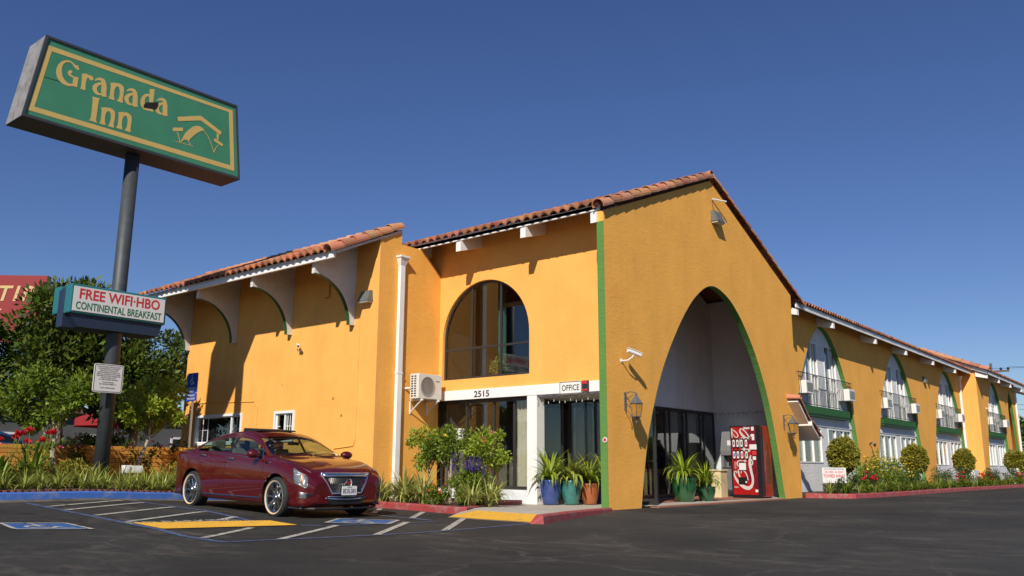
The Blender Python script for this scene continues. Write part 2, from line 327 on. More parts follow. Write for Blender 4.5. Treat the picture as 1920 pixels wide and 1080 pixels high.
def tactile(name, quad, zf, lab):
    q = [Vector(p) for p in quad]; m = MB(); nu, nv = 20, 20; vs = []
    def P(u, v): c = (q[0] * (1 - u) + q[1] * u) * (1 - v) + (q[3] * (1 - u) + q[2] * u) * v; return Vector((c.x, c.y, zf(c.x, c.y)))
    for j in range(nv + 1):
        for i in range(nu + 1): vs.append(P(i / nu, j / nv))
    n = nu + 1; m.add(vs, [(j * n + i, j * n + i + 1, (j + 1) * n + i + 1, (j + 1) * n + i) for j in range(nv) for i in range(nu)])
    lu = max((q[1] - q[0]).length, (q[2] - q[3]).length); lv = (q[3] - q[0]).length; ku, kv = int(lu / .062), int(lv / .062)
    for j in range(kv):
        for i in range(ku):
            c = P((i + .5) / ku, (j + .5) / kv); r_ = .013; k = 6
            ring = [(c.x + r_ * s * math.cos(a * math.pi / 3), c.y + r_ * s * math.sin(a * math.pi / 3), c.z + h) for s, h in ((1.3, 0), (.7, .006)) for a in range(6)]
            m.add(ring, [(a, (a + 1) % 6, 6 + (a + 1) % 6, 6 + a) for a in range(6)] + [tuple(range(6, 12))])
    return tag(m.build(name, MAT['yellow_tactile']), lab, kind='structure')
tactile('tactile_paving', [(-2.14, -9.30), (-1.17, -9.36), (-.64, -7.52), (-1.50, -7.40)], lambda x, y: Gc(x, y) + .012, 'yellow strip of raised domes beside the red car')
def hc_mark(quad, lab):
    m = MB(); sheet(m, quad, .008); o = tag(m.build('parking_symbol', MAT['paint_blue_solid']), lab, kind='structure')
    q = [Vector(p) for p in quad]
    def F(u, v): c = (q[0] * (1 - u) + q[1] * u) * (1 - v) + (q[3] * (1 - u) + q[2] * u) * v; return (c.x, c.y, Gc(c.x, c.y) + .013)
    m = MB()
    for pts, w_ in wheelchair(): ribbon_faces(m, pts, w_, F)
    for p in (((.0, .0), (1, .0)), ((1, 0), (1, 1)), ((1, 1), (0, 1)), ((0, 1), (0, 0))):
        ribbon_faces(m, [p[0], p[1]], .07, F)
    k = m.build('parking_symbol_lines', MAT['paint_white'], o); return o
def wheelchair():
    """the access symbol as ribbons in a unit square (v up)"""
    return [(arcpts(.42, .36, .20, 100, 385, 16), .07), ([(.42, .78), (.42, .42), (.62, .42), (.74, .17), (.84, .21)], .075), ([(.42, .62), (.60, .62)], .06), (arcpts(.42, .855, .022, 0, 360, 8), .07)]
hc_mark([(-2.05, -10.9), (-1.6, -10.12), (-2.52, -10.07), (-2.92, -10.77)], 'blue square with white wheelchair symbol painted on the asphalt')
hc_mark([(-.75, -6.9), (.05, -6.35), (-.5, -5.6), (-1.3, -6.2)], 'blue and white access symbol under the nose of the red car')
# kerbs
def kerb(name, pts, material, lab, h=.14, wd=.16, inner=1, hs=None):
    """pts: line of the outer bottom edge; inner=+1 the kerb body lies to its left"""
    m = MB(); P = [Vector((p[0], p[1])) for p in pts]; ring = []
    fine = []
    for i in range(len(P) - 1):
        n = max(1, int((P[i + 1] - P[i]).length / .4))
        for k in range(n): fine.append((P[i].lerp(P[i + 1], k / n), None if hs is None else hs[i] + (hs[i + 1] - hs[i]) * k / n))
    fine.append((P[-1], None if hs is None else hs[-1]))
    Q = [f[0] for f in fine]; vs = []
    for i, p in enumerate(Q):
        d = (Q[min(i + 1, len(Q) - 1)] - Q[max(i - 1, 0)]).normalized(); nrm = Vector((-d.y, d.x)) * inner; z = Gc(p.x, p.y); hh = h if fine[i][1] is None else fine[i][1]
        for off, zz in ((0, -.05), (.012, hh - .025), (.035, hh), (wd, hh + .002), (wd + .001, -.05)):
            q = p + nrm * off; vs.append((q.x, q.y, z + zz))
    k = 5; fs = [(i * k + j, i * k + j + 1, (i + 1) * k + j + 1, (i + 1) * k + j) for i in range(len(Q) - 1) for j in range(k - 1)] + [tuple(range(k)), tuple((len(Q) - 1) * k + j for j in range(k))]
    return tag(m.add(vs, fs).build(name, material), lab, kind='structure')
m = MB(); sheet(m, [(-7.02, -16), (-6.45, -16), (-6.4, -4.6), (-7.05, -4.6)], .005, 3, 40); tag(m.build('gutter', MAT['gutter']), 'worn brown concrete gutter along the blue kerb', kind='structure')
kerb('blue_kerb', [(-7.0, -16), (-7.0, -9.3), (-7.05, -5.6), (-7.3, -3.6)], MAT['kerb_blue'], 'blue painted kerb in front of the planting bed', inner=1)
kerb('red_kerb', [(-7.0, -3.0), (-5.6, -3.1), (-3.68, -3.21), (-2.21, -3.34), (-1.2, -3.50), (-1.05, -3.3), (-1.5, -2.2), (-2.6, -.6), (-2.75, .5)], MAT['kerb_red'], 'red kerb around the office planting bed', h=.13, inner=1)
kerb('red_kerb', [(1.52, -4.66), (1.72, -4.55), (1.1, -2.7), (.42, -.5), (.12, -.03)], MAT['kerb_red'], 'red kerb of the entrance island', inner=1, hs=[.02, .14, .12, .08, .03])
kerb('red_kerb', [(.1, 10.96), (.9, 11.0), (1.45, 11.5), (1.62, 13), (1.72, 16), (1.72, 24), (2.2, 35), (2.6, 42), (3.2, 50), (3.6, 58)], MAT['kerb_red'], 'red kerb along the motel wing planting', inner=1)
# entrance island, ramp and walkway
def zi(x, y): return max(.004, min(.10, (y + 4.45) / 1.5 * .10)) if y < -2.6 else max(.03, .10 - (y + 2.6) * .027)
m = MB(); pl = [(-1.02, -3.3), (-1.45, -2.2), (-2.55, -.6), (-2.7, .5), (-3.3, .8), (-3.3, 2.2), (-.1, 2.2), (-.1, -.02), (.05, -.04), (.38, -.5), (1.0, -2.7), (1.30, -3.7), (1.46, -4.5), (1.2, -4.42), (-.55, -4.36), (-.95, -3.6)]
bm = bmesh.new(); vv = [bm.verts.new((x, y, 0)) for x, y in pl]; bm.faces.new(vv); bmesh.ops.triangulate(bm, faces=bm.faces)
bmesh.ops.subdivide_edges(bm, edges=bm.edges[:], cuts=6, use_grid_fill=True); bmesh.ops.triangulate(bm, faces=bm.faces)
for v in bm.verts: v.co.z = zi(v.co.x, v.co.y) + Gc(v.co.x, v.co.y)
bm.verts.index_update(); m.add([v.co[:] for v in bm.verts], [[v.index for v in f.verts] for f in bm.faces]); bm.free()
tag(m.build('pavement', MAT['concrete']), 'pale concrete pavement and ramp at the office door', kind='structure')
tactile('tactile_paving', [(-.55, -4.34), (1.44, -4.40), (1.12, -3.45), (-.80, -3.35)], lambda x, y: zi(x, y) + Gc(x, y) + .008, 'yellow domed ramp strip at the red kerb end')
m = MB(); m.box((-2.72, 2.2, -.05), (-.02, 10.75, .03)); tag(m.build('walkway', MAT['concrete']), 'concrete walkway under the tall arch', kind='structure')
m = MB(); m.poly([(-2.5, 3.0, .036), (-.9, 3.0, .036), (-.2, 8.9, .036), (-2.5, 9.8, .036)]); m.box((-.02, 1.75, -.05), (.22, 9.3, .025))
tag(m.build('terracotta_path', MAT['terracotta_paving']), 'reddish paving under the arch', kind='structure')
# beds
def zb(x, y): return Gc(-7.2, y) + .12 + max(0, (-7.3 - x)) * .072
m = MB(); vs = []; xs = [-7.14 - i * .35 for i in range(15)]; ys = [-16 + i * .5 for i in range(29)]
for y in ys:
    for x in xs: vs.append((x, y, zb(x, y) + npr.uniform(-.015, .015)))
n = len(xs); m.add(vs, [(j * n + i, j * n + i + 1, (j + 1) * n + i + 1, (j + 1) * n + i) for j in range(len(ys) - 1) for i in range(n - 1)])
tag(m.build('planting_bed', MAT['soil']), 'dark soil of the bed behind the blue kerb', kind='structure')
m = MB(); m.prism([[(-7.5, -2.9), (-5.6, -2.98), (-2.2, -3.22), (-1.3, -3.38), (-1.2, -3.3), (-1.65, -2.2), (-2.75, -.55), (-2.95, .75), (-5.8, .75), (-5.8, -1.4), (-7.5, -1.4)]], 'z', -.02, .115)
tag(m.build('planting_bed', MAT['soil']), 'soil of the bed before the office window', kind='structure')
m = MB(); m.prism([[(-1.1, 10.9), (.1, 11.08), (.85, 11.14), (1.3, 11.6), (1.47, 13), (1.56, 16), (1.56, 24), (2.05, 35), (2.45, 42), (3.05, 50), (3.4, 58), (-1.1, 58)]], 'z', -.02, .12)
tag(m.build('planting_bed', MAT['soil']), 'soil of the bed along the motel wing', kind='structure')
SIGN = {'G':[(-7.979,9.797),(-8.0,9.844),(-8.023,9.902),(-8.05,9.888),(-8.089,9.889),(-8.136,9.92),(-8.194,9.946),(-8.259,9.938),(-8.332,9.903),(-8.401,9.84),(-8.45,9.748),(-8.475,9.635),(-8.47,9.541),(-8.438,9.445),(-8.383,9.382),(-8.308,9.343),(-8.225,9.326),(-8.14,9.342),(-8.076,9.365),(-7.983,9.373),(-7.987,9.481),(-7.985,9.549),(-7.98,9.621),(-8.036,9.609),(-8.102,9.603),(-8.149,9.627),(-8.167,9.645),(-8.136,9.663),(-8.126,9.703),(-8.154,9.729),(-8.197,9.719),(-8.228,9.67),(-8.22,9.625),(-8.188,9.582),(-8.131,9.567),(-8.093,9.569),(-8.095,9.489),(-8.096,9.422),(-8.157,9.4),(-8.213,9.409),(-8.271,9.442),(-8.32,9.501),(-8.349,9.587),(-8.361,9.692),(-8.347,9.788),(-8.305,9.859),(-8.254,9.891),(-8.201,9.906),(-8.155,9.888),(-8.111,9.838),(-8.068,9.805),(-8.023,9.792)],'r':[(-7.921,9.733),(-7.808,9.782),(-7.794,9.751),(-7.739,9.771),(-7.68,9.756),(-7.651,9.718),(-7.651,9.674),(-7.692,9.65),(-7.733,9.662),(-7.759,9.69),(-7.787,9.685),(-7.806,9.598),(-7.811,9.485),(-7.796,9.368),(-7.853,9.357),(-7.919,9.366),(-7.904,9.414),(-7.903,9.561),(-7.909,9.67)],'a1':[(-7.621,9.68),(-7.598,9.732),(-7.545,9.779),(-7.478,9.802),(-7.407,9.791),(-7.359,9.727),(-7.335,9.636),(-7.326,9.514),(-7.32,9.423),(-7.3,9.38),(-7.363,9.364),(-7.419,9.35),(-7.428,9.378),(-7.489,9.356),(-7.558,9.356),(-7.614,9.397),(-7.649,9.458),(-7.65,9.526),(-7.617,9.588),(-7.565,9.638),(-7.499,9.675),(-7.456,9.704),(-7.493,9.727),(-7.55,9.712),(-7.603,9.674)],'a1h':[(-7.455,9.636),(-7.503,9.599),(-7.538,9.549),(-7.55,9.495),(-7.532,9.439),(-7.495,9.409),(-7.443,9.416)],'a2':[(-6.863,9.69),(-6.84,9.742),(-6.787,9.789),(-6.72,9.812),(-6.649,9.801),(-6.601,9.737),(-6.577,9.646),(-6.568,9.524),(-6.562,9.433),(-6.542,9.39),(-6.605,9.374),(-6.661,9.36),(-6.67,9.388),(-6.731,9.366),(-6.8,9.366),(-6.856,9.407),(-6.891,9.468),(-6.892,9.536),(-6.859,9.598),(-6.807,9.648),(-6.741,9.685),(-6.698,9.714),(-6.735,9.737),(-6.792,9.722),(-6.845,9.684)],'a2h':[(-6.697,9.646),(-6.745,9.609),(-6.78,9.559),(-6.792,9.505),(-6.774,9.449),(-6.737,9.419),(-6.685,9.426)],'a3':[(-6.098,9.713),(-6.075,9.765),(-6.022,9.812),(-5.955,9.835),(-5.884,9.824),(-5.836,9.76),(-5.812,9.669),(-5.803,9.547),(-5.797,9.456),(-5.777,9.413),(-5.84,9.397),(-5.896,9.383),(-5.905,9.411),(-5.966,9.389),(-6.035,9.389),(-6.091,9.43),(-6.126,9.491),(-6.127,9.559),(-6.094,9.621),(-6.042,9.671),(-5.976,9.708),(-5.933,9.737),(-5.97,9.76),(-6.027,9.745),(-6.08,9.707)],'a3h':[(-5.932,9.669),(-5.98,9.632),(-6.015,9.582),(-6.027,9.528),(-6.009,9.472),(-5.972,9.442),(-5.92,9.449)],'n1':[(-7.262,9.751),(-7.134,9.807),(-7.127,9.791),(-7.065,9.819),(-6.993,9.806),(-6.942,9.768),(-6.921,9.7),(-6.921,9.563),(-6.931,9.448),(-6.914,9.36),(-6.97,9.354),(-7.065,9.36),(-7.026,9.441),(-7.012,9.532),(-7.018,9.642),(-7.042,9.709),(-7.079,9.731),(-7.117,9.695),(-7.144,9.624),(-7.146,9.525),(-7.136,9.429),(-7.114,9.363),(-7.18,9.353),(-7.267,9.361),(-7.24,9.432),(-7.237,9.568),(-7.238,9.691)],'n2':[(-7.408,9.074),(-7.28,9.13),(-7.273,9.114),(-7.211,9.142),(-7.139,9.129),(-7.088,9.091),(-7.067,9.023),(-7.067,8.886),(-7.077,8.771),(-7.06,8.683),(-7.116,8.677),(-7.211,8.683),(-7.172,8.764),(-7.158,8.855),(-7.164,8.965),(-7.188,9.032),(-7.225,9.054),(-7.263,9.018),(-7.29,8.947),(-7.292,8.848),(-7.282,8.752),(-7.26,8.686),(-7.326,8.676),(-7.413,8.684),(-7.386,8.755),(-7.383,8.891),(-7.384,9.014)],'n3':[(-7.005,9.094),(-6.877,9.15),(-6.87,9.134),(-6.808,9.162),(-6.736,9.149),(-6.685,9.111),(-6.664,9.043),(-6.664,8.906),(-6.674,8.791),(-6.657,8.703),(-6.713,8.697),(-6.808,8.703),(-6.769,8.784),(-6.755,8.875),(-6.761,8.985),(-6.785,9.052),(-6.822,9.074),(-6.86,9.038),(-6.887,8.967),(-6.889,8.868),(-6.879,8.772),(-6.857,8.706),(-6.923,8.696),(-7.01,8.704),(-6.983,8.775),(-6.98,8.911),(-6.981,9.034)],'d':[(-6.305,9.946),(-6.179,9.989),(-6.176,9.862),(-6.182,9.729),(-6.18,9.599),(-6.177,9.47),(-6.156,9.389),(-6.239,9.391),(-6.326,9.374),(-6.401,9.38),(-6.463,9.436),(-6.496,9.514),(-6.498,9.604),(-6.464,9.706),(-6.403,9.78),(-6.33,9.813),(-6.286,9.809)],'dh':[(-6.292,9.742),(-6.336,9.745),(-6.371,9.714),(-6.395,9.64),(-6.395,9.55),(-6.366,9.469),(-6.307,9.445),(-6.264,9.46)],'I':[(-7.63,9.275),(-7.453,9.287),(-7.476,9.229),(-7.48,9.104),(-7.482,8.956),(-7.489,8.806),(-7.487,8.733),(-7.458,8.675),(-7.556,8.68),(-7.646,8.68),(-7.617,8.726),(-7.61,8.875),(-7.61,9.034),(-7.611,9.181)],'hole':[(-6.412,9.421),(-6.412,9.492),(-6.369,9.559),(-6.297,9.6),(-6.056,9.685),(-6.048,9.593),(-6.095,9.483),(-6.257,9.449)],'roof':[(-5.526,9.477),(-4.906,9.718),(-4.279,9.472),(-4.314,9.378),(-4.895,9.592),(-5.494,9.373)],'c1':[(-4.417,9.394),(-4.358,9.385),(-4.352,9.222),(-4.403,9.234)],'c2':[(-4.461,9.243),(-4.205,9.151),(-4.232,9.088),(-4.484,9.167)],'leg':[(-4.32,9.102),(-4.385,9.021),(-4.432,8.897),(-4.447,8.825),(-4.473,8.844),(-4.437,8.95),(-4.387,9.047),(-4.355,9.091)],'blk':[(-5.622,9.159),(-5.357,9.245),(-5.349,9.152),(-5.608,9.069)],'thin':[(-5.504,9.098),(-5.458,9.034),(-5.416,8.929),(-5.394,8.843),(-5.414,8.837),(-5.435,8.923),(-5.477,9.015),(-5.513,9.089)],'band':[(-5.394,8.843),(-5.345,8.964),(-5.285,9.116),(-5.189,9.253),(-5.089,9.359),(-4.983,9.417),(-4.901,9.428),(-4.815,9.402),(-4.776,9.353),(-4.863,9.312),(-4.966,9.224),(-5.066,9.106),(-5.139,9.003),(-5.167,8.934),(-5.113,8.864),(-5.125,8.845),(-5.157,8.897),(-5.188,8.947),(-5.23,8.954),(-5.303,8.945),(-5.338,8.887),(-5.369,8.858)],'arc':[(-4.788,9.345),(-4.681,9.251),(-4.585,9.118),(-4.499,8.941),(-4.46,8.828),(-4.449,8.834),(-4.488,8.951),(-4.574,9.128),(-4.671,9.261),(-4.777,9.355)],'gl':[(-5.533,8.837),(-5.408,8.843),(-5.152,8.846),(-5.04,8.844),(-5.044,8.83),(-5.153,8.831),(-5.409,8.828),(-5.535,8.822)],'bo':[(-8.705,10.132),(-4.008,10.169),(-3.826,8.52),(-8.951,8.489)],'bi':[(-8.614,10.015),(-4.116,10.087),(-3.95,8.643),(-8.824,8.607)],'face':[(-8.695,10.194),(-3.956,10.291),(-3.716,8.388),(-8.97,8.372)],'outer':[(-8.776,10.307),(-3.892,10.39),(-3.655,8.338),(-9.061,8.323)],'seam':[(-8.697,9.368),(-8.365,9.379),(-8.364,9.367),(-8.699,9.356)]}
# ------------------------------------------------------------------ the motel building
BLD = thing('motel_building', 'orange stucco motel with clay tile roofs, white eaves and tall green edged arches', 'motel', (0, 0, 0))
mat('faint_mark', (.42, .17, .035), .85, var=(8, .3))
def wall(name, loops, axis, a, b, m): 
    return MB().prism(loops, axis, a, b).build(name, MAT[m], BLD)
# gable wall with the tall pointed arch
ARCH = [(1.33, 0), (1.46, .62), (1.67, 1.45), (1.96, 2.2), (2.42, 3.11), (2.94, 3.85), (3.54, 4.56), (4.17, 5.16), (4.71, 5.52), (5.1, 5.70), (5.5, 5.77), (5.9, 5.72), (6.35, 5.58), (6.75, 5.36), (7.23, 4.99), (7.87, 4.32), (8.38, 3.58), (8.83, 2.70), (9.18, 1.64), (9.42, .71), (9.60, 0)]
def smooth2(P, n=3):
    out = []
    for i in range(len(P) - 1):
        p0, p1, p2, p3 = P[max(i - 1, 0)], P[i], P[i + 1], P[min(i + 2, len(P) - 1)]
        for k in range(n):
            t = k / n; out.append(tuple(.5 * ((2 * p1[j]) + (-p0[j] + p2[j]) * t + (2 * p0[j] - 5 * p1[j] + 4 * p2[j] - p3[j]) * t * t + (-p0[j] + 3 * p1[j] - 3 * p2[j] + p3[j]) * t ** 3) for j in (0, 1)))
    return out + [P[-1]]
A2 = smooth2(ARCH)
wall('gable_wall', [[(0, 0)] + A2 + [(10.95, 0), (11.05, 6.40), (5.52, 8.82), (0, 6.62)]], 'x', -.18, 0, 'rough_orange_stucco')
def arch_band(curve, x0, x1, side, t=.006):
    """painted lining of an arch: a thin skin just inside the opening"""
    m = MB(); c = [p for p in curve]; n = len(c); cx = sum(p[0] for p in c) / n
    ins = []
    for i, p in enumerate(c):
        a = c[max(i - 1, 0)]; b = c[min(i + 1, n - 1)]; dy, dz = b[0] - a[0], b[1] - a[1]; l = math.hypot(dy, dz); ins.append((p[0] + dz / l * t, p[1] - dy / l * t))
    vs = [(x0, p[0], p[1]) for p in ins] + [(x1, p[0], p[1]) for p in ins] + [(x0, p[0], p[1]) for p in c] + [(x1, p[0], p[1]) for p in c]
    fs = [(i, i + 1, n + i + 1, n + i) for i in range(n - 1)] + [(n + i, n + i + 1, 3 * n + i + 1, 3 * n + i) for i in range(n - 1)] + [(i, i + 1, 2 * n + i + 1, 2 * n + i) for i in range(n - 1)]
    return m.add(vs, fs)
arch_band(A2, -.183, .003, 1).build('arch_trim', MAT['green_stucco'], BLD)
MB().box((-.183, -.008, 0), (.0, 0, 6.38)).build('edge_trim', MAT['green_stucco'], BLD)
# office front: upper wall with round headed window
def arch_window(xc, hw, z0, zs, rz, n=28): return [(xc - hw, z0)] + [(xc - hw * math.cos(math.pi * i / n), zs + rz * math.sin(math.pi * i / n)) for i in range(n + 1)] + [(xc + hw, z0)]
AW = arch_window(-4.26, 1.49, 3.15, 4.22, 1.50)
wall('wall', [[(-7.2, 2.62), (-.181, 2.62), (-.181, 7.0), (-7.2, 7.0)], AW], 'y', .80, 1.0, 'orange_stucco')
m = MB(); AWi = arch_window(-4.26, 1.43, 3.21, 4.22, 1.44)
m.prism([AW, AWi], 'y', .885, .935)
for x in (-4.77, -3.77):
    zt = 4.22 + 1.44 * math.sqrt(max(0, 1 - ((x + 4.26) / 1.43) ** 2)); m.box((x - .028, .882, 3.21), (x + .028, .93, zt))
m.box((-5.69, .884, 3.93), (-2.83, .928, 3.985))
WF = m.build('window', MAT['dark_frame'], BLD)
MB().prism([AWi], 'y', .905, .912).build('pane', MAT['office_glass'], WF)
# room behind the window
m = MB(); m.box((-5.75, 1.05, 3.0), (-2.4, 3.2, 3.05)); m.box((-5.75, 3.2, 3.0), (-2.4, 3.3, 6.4)); m.box((-5.8, 1.05, 3.0), (-5.75, 3.3, 6.4)); m.box((-2.4, 1.05, 3.0), (-2.35, 3.3, 6.4)); m.box((-5.75, 1.05, 6.35), (-2.4, 3.2, 6.4))
m.build('room', MAT['interior_dark'], BLD)
m = MB(); m.box((-4.45, 1.6, 3.1), (-4.3, 1.75, 6.2)); m.build('post', MAT['green_stucco'], BLD)
# white header beam, column, storefront
m = MB(); m.bbox((-5.72, .735, 2.605), (-.19, .795, 2.855), .008); m.box((-2.8, .80, 2.56), (-.19, 2.3, 2.60)); m.build('header_beam', MAT['white_paint'], BLD)
m = MB(); m.bbox((-2.80, .74, .02), (-2.50, 1.06, 2.602), .012); m.build('column', MAT['white_paint'], BLD)
def storefront(axis, c, a, b, z0, z1, mull, name='storefront', d=.05, sill=.35, glassm='office_glass', rail=None):
    """dark metal shopfront in the plane axis=c between a and b"""
    m = MB()
    def bx(u0, u1, z0_, z1_, dd=d):
        if axis == 'y': m.box((u0, c - dd / 2, z0_), (u1, c + dd / 2, z1_))
        else: m.box((c - dd / 2, u0, z0_), (c + dd / 2, u1, z1_))
    bx(a, b, z0, z0 + .08); bx(a, b, z1 - .08, z1)
    for u in [a + .03] + list(mull) + [b - .03]: bx(u - .03, u + .03, z0 + .08, z1 - .08, d + .004)
    if rail: bx(a, b, rail - .02, rail + .02, d - .006)
    f = m.build(name, MAT['dark_frame'], BLD)
    g = MB()
    if axis == 'y': g.box((a + .05, c - .004, z0 + .07), (b - .05, c + .004, z1 - .07))
    else: g.box((c - .004, a + .05, z0 + .07), (c + .004, b - .05, z1 - .07))
    g.build('pane', MAT[glassm], f); return f
storefront('y', .95, -5.86, -2.80, .35, 2.60, (-4.95, -4.02, -3.35), glassm='clear_glass')
storefront('x', -2.78, 1.08, 2.2, .1, 2.60, ())
storefront('y', 2.4, -2.70, -.20, .03, 2.60, (-1.9, -1.1), rail=1.05)
storefront('x', -2.74, 2.44, 10.7, .05, 2.69, (3.2, 4.2, 4.4, 5.4, 6.35, 6.6, 7.4, 7.7, 8.55, 8.8, 9.7, 9.95), rail=None)
wall('wall', [[(-5.86, 0), (-2.8, 0), (-2.8, .35), (-5.86, .35)]], 'y', .86, 1.02, 'grey_stucco')
m = MB()     # the dim office room: floor, back, desk line, blinds
m.box((-5.8, 5.0, .0), (-3.4, 5.1, 2.6)); m.box((-5.8, 10.7, .0), (-2.8, 10.8, 2.6)); m.box((-5.86, 1.1, 0), (-5.80, 9.3, 2.6)); m.build('room', MAT['room_wall'], BLD)
MB().box((-5.8, 1.1, -.02), (-2.8, 10.7, .04)).build('floor', MAT['interior_dark'], BLD)
MB().box((-5.8, 1.03, 2.70), (-2.85, 10.7, 2.76)).build('ceiling', MAT['interior_dark'], BLD)
def pleats(m, axis, c, a, b, z0, z1, p=.11, amp=.02):
    n = int((b - a) / p * 4); vs = []
    for i in range(n + 1):
        u = a + (b - a) * i / n; o = amp * (1 if i % 4 < 2 else -1)
        for z in (z0, z1): vs.append((u, c + o, z) if axis == 'y' else (c + o, u, z))
    return m.add(vs, [(2 * i, 2 * i + 2, 2 * i + 3, 2 * i + 1) for i in range(n)])
pleats(MB(), 'y', 1.10, -3.42, -2.86, .36, 2.55).build('curtain', MAT['curtain'], BLD)
pleats(MB(), 'x', -2.88, 7.75, 8.5, .1, 2.6).build('curtain', MAT['curtain_grey'], BLD); pleats(MB(), 'x', -2.88, 8.85, 9.65, .1, 2.6).build('curtain', MAT['curtain_grey'], BLD)
m = MB(); m.bbox((-5.0, 2.3, .04), (-3.2, 2.9, 1.05)); m.bbox((-5.1, 2.25, 1.05), (-3.1, 2.95, 1.1)); m.build('counter', MAT['room_wall'], BLD)
# walls of the arched passage
wall('wall', [[(1.001, 2.70), (10.74, 2.70), (10.74, 6.3), (5.5, 8.7), (1.001, 6.9)]], 'x', -2.85, -2.72, 'grey_stucco')
wall('wall', [[(-2.85, 0), (-.185, 0), (-.185, 6.42), (-2.85, 6.42)]], 'y', 10.75, 10.93, 'grey_stucco')
# projecting block: front, end, return walls
WL = [(-13.98, 1.5, -11.52, 2.40), (-9.98, 1.55, -9.06, 2.38)]
wall('wall', [[(-14.76, 0), (-5.87, 0), (-5.87, 6.7), (-14.76, 6.7)]] + [[(a, b), (c, b), (c, d), (a, d)] for a, b, c, d in WL], 'y', -1.44, -1.24, 'orange_stucco')
m = MB(); m.prism([[(-1.24, 0), (.80, 0), (.80, 6.02), (.08, 6.64), (-.70, 6.64), (-.70, 7.05), (-1.24, 6.78)]], 'x', -6.05, -5.87); m.box((-5.872, -1.438, 6.69), (-6.05, -1.24, 6.75)); m.build('wall', MAT['rough_orange_stucco'], BLD)
m = MB(); m.prism([[(-.70, 0), (8.5, 0), (8.5, 6.6), (-.70, 6.6)]], 'x', -6.5, -6.35); m.prism([[(-1.24, 0), (8.5, 0), (8.5, 6.6), (-1.24, 6.6)]], 'x', -14.758, -14.55); m.box((-14.5, 8.3, 0), (-6.4, 8.5, 6.6)); m.box((-14.5, -1.2, 6.5), (-6.3, 8.4, 6.59)); m.build('wall', MAT['orange_stucco'], BLD)
def window(x0, z0, x1, z1, parent_label=None, plane=-1.44, cut=None, white=True, sash=.5, bars=()):
    """white sliding window: outer frame proud of the wall, sashes and glazing bars"""
    m = MB(); y = plane
    def bx(a, b, c, d, y0, y1): m.box((a, y0, b), (c, y1, d))
    t = .07
    bx(x0 - t, z0 - t, x1 + t, z0, y - .035, y + .08); bx(x0 - t, z1, x1 + t, z1 + t, y - .035, y + .08); bx(x0 - t, z0, x0, z1, y - .035, y + .08); bx(x1, z0, x1 + t, z1, y - .035, y + .08)
    xm = x0 + (x1 - x0) * sash; s = .035
    bx(x0, z0, x1, z0 + s, y + .02, y + .07); bx(x0, z1 - s, x1, z1, y + .02, y + .07); bx(x0, z0, x0 + s, z1, y + .021, y + .069); bx(x1 - s, z0, x1, z1, y + .021, y + .069); bx(xm - s / 2 - .01, z0, xm + s / 2 + .01, z1, y + .01, y + .068)
    for u in bars:
        xx = x0 + (x1 - x0) * u; bx(xx - .009, z0 + s, xx + .009, z1 - s, y + .035, y + .055)
    zm = (z0 + z1) / 2
    for (a, b) in ((x0, x0 + (x1 - x0) * .24), (xm if sash > .6 else xm, x1)): bx(a + s, zm - .009, b - s, zm + .009, y + .036, y + .056)
    f = m.build('window', MAT['white_frame'], BLD)
    MB().box((x0 + .01, y + .042, z0 + .01), (x1 - .01, y + .048, z1 - .01)).build('pane', MAT['window_glass'], f)
    return f
window(-13.91, 1.57, -11.59, 2.33, sash=.78, bars=(.12, .24, .89)); window(-9.91, 1.62, -9.13, 2.31, sash=.5, bars=(.63, .76, .88))
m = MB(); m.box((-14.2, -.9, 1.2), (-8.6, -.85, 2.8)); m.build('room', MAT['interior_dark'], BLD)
pleats(MB(), 'y', -1.12, -9.5, -9.0, 1.5, 2.45, .09).build('curtain', MAT['curtain'], BLD); pleats(MB(), 'y', -1.12, -11.95, -11.5, 1.45, 2.45, .09).build('curtain', MAT['curtain'], BLD)
# conduits on the front wall
m = MB(); m.tube([(-14.7, -1.452, 2.80), (-10.95, -1.452, 2.70), (-10.80, -1.452, 2.55), (-10.82, -1.452, 1.2)], .014, 6); m.build('conduit', MAT['rough_orange_stucco'], BLD)
m = MB(); m.tube([(-6.55, -1.452, 4.45), (-6.55, -1.452, 1.55), (-6.62, -1.452, 1.40), (-7.35, -1.452, 1.34), (-7.45, -1.452, 1.0)], .016, 6); m.build('conduit', MAT['rough_orange_stucco'], BLD)
m = MB(); m.box((-8.02, -1.452, 5.32), (-7.80, -1.44, 5.36)); m.box((-7.86, -1.451, 5.36), (-7.80, -1.44, 5.72)); m.build('painted_mark', MAT['faint_mark'], BLD)
for (x, z, r_) in ((-7.49, 2.62, .045), (-7.13, 2.17, .04), (-9.7, 3.1, .02)): MB().prism([arcpts(x, z, r_, 0, 360, 10)[:-1]], 'y', -1.4435, -1.4405).build('filled_hole', MAT['faint_mark'], BLD)
# curved brackets under the projecting eave
for x in (-6.76, -9.40, -12.08, -14.66):
    prof = [(-2.80, 5.92), (-2.80, 5.62)] + [(-2.8 + 1.18 * math.sin(R(a)), 4.47 + 1.15 * math.cos(R(a))) for a in range(6, 91, 6)] + [(-1.444, 4.47), (-1.444, 6.62)]
    b = MB().prism([prof], 'x', x - .11, x, ).build('bracket', MAT['bracket_white'], BLD)
    c = prof[1:-1][:-1]; t = MB(); n = len(c)
    t.add([(x - .113, p[0] + .004 * 0, p[1] - .004) for p in c] + [(x + .003, p[0], p[1] - .004) for p in c] + [(x - .113, p[0] + .004, p[1] + .01) for p in c] + [(x + .003, p[0] + .004, p[1] + .01) for p in c],
          [(i, i + 1, n + i + 1, n + i) for i in range(n - 1)] + [(n + i, n + i + 1, 3 * n + i + 1, 3 * n + i) for i in range(n - 1)])
    t.build('edge_trim', MAT['green_paint'], b)
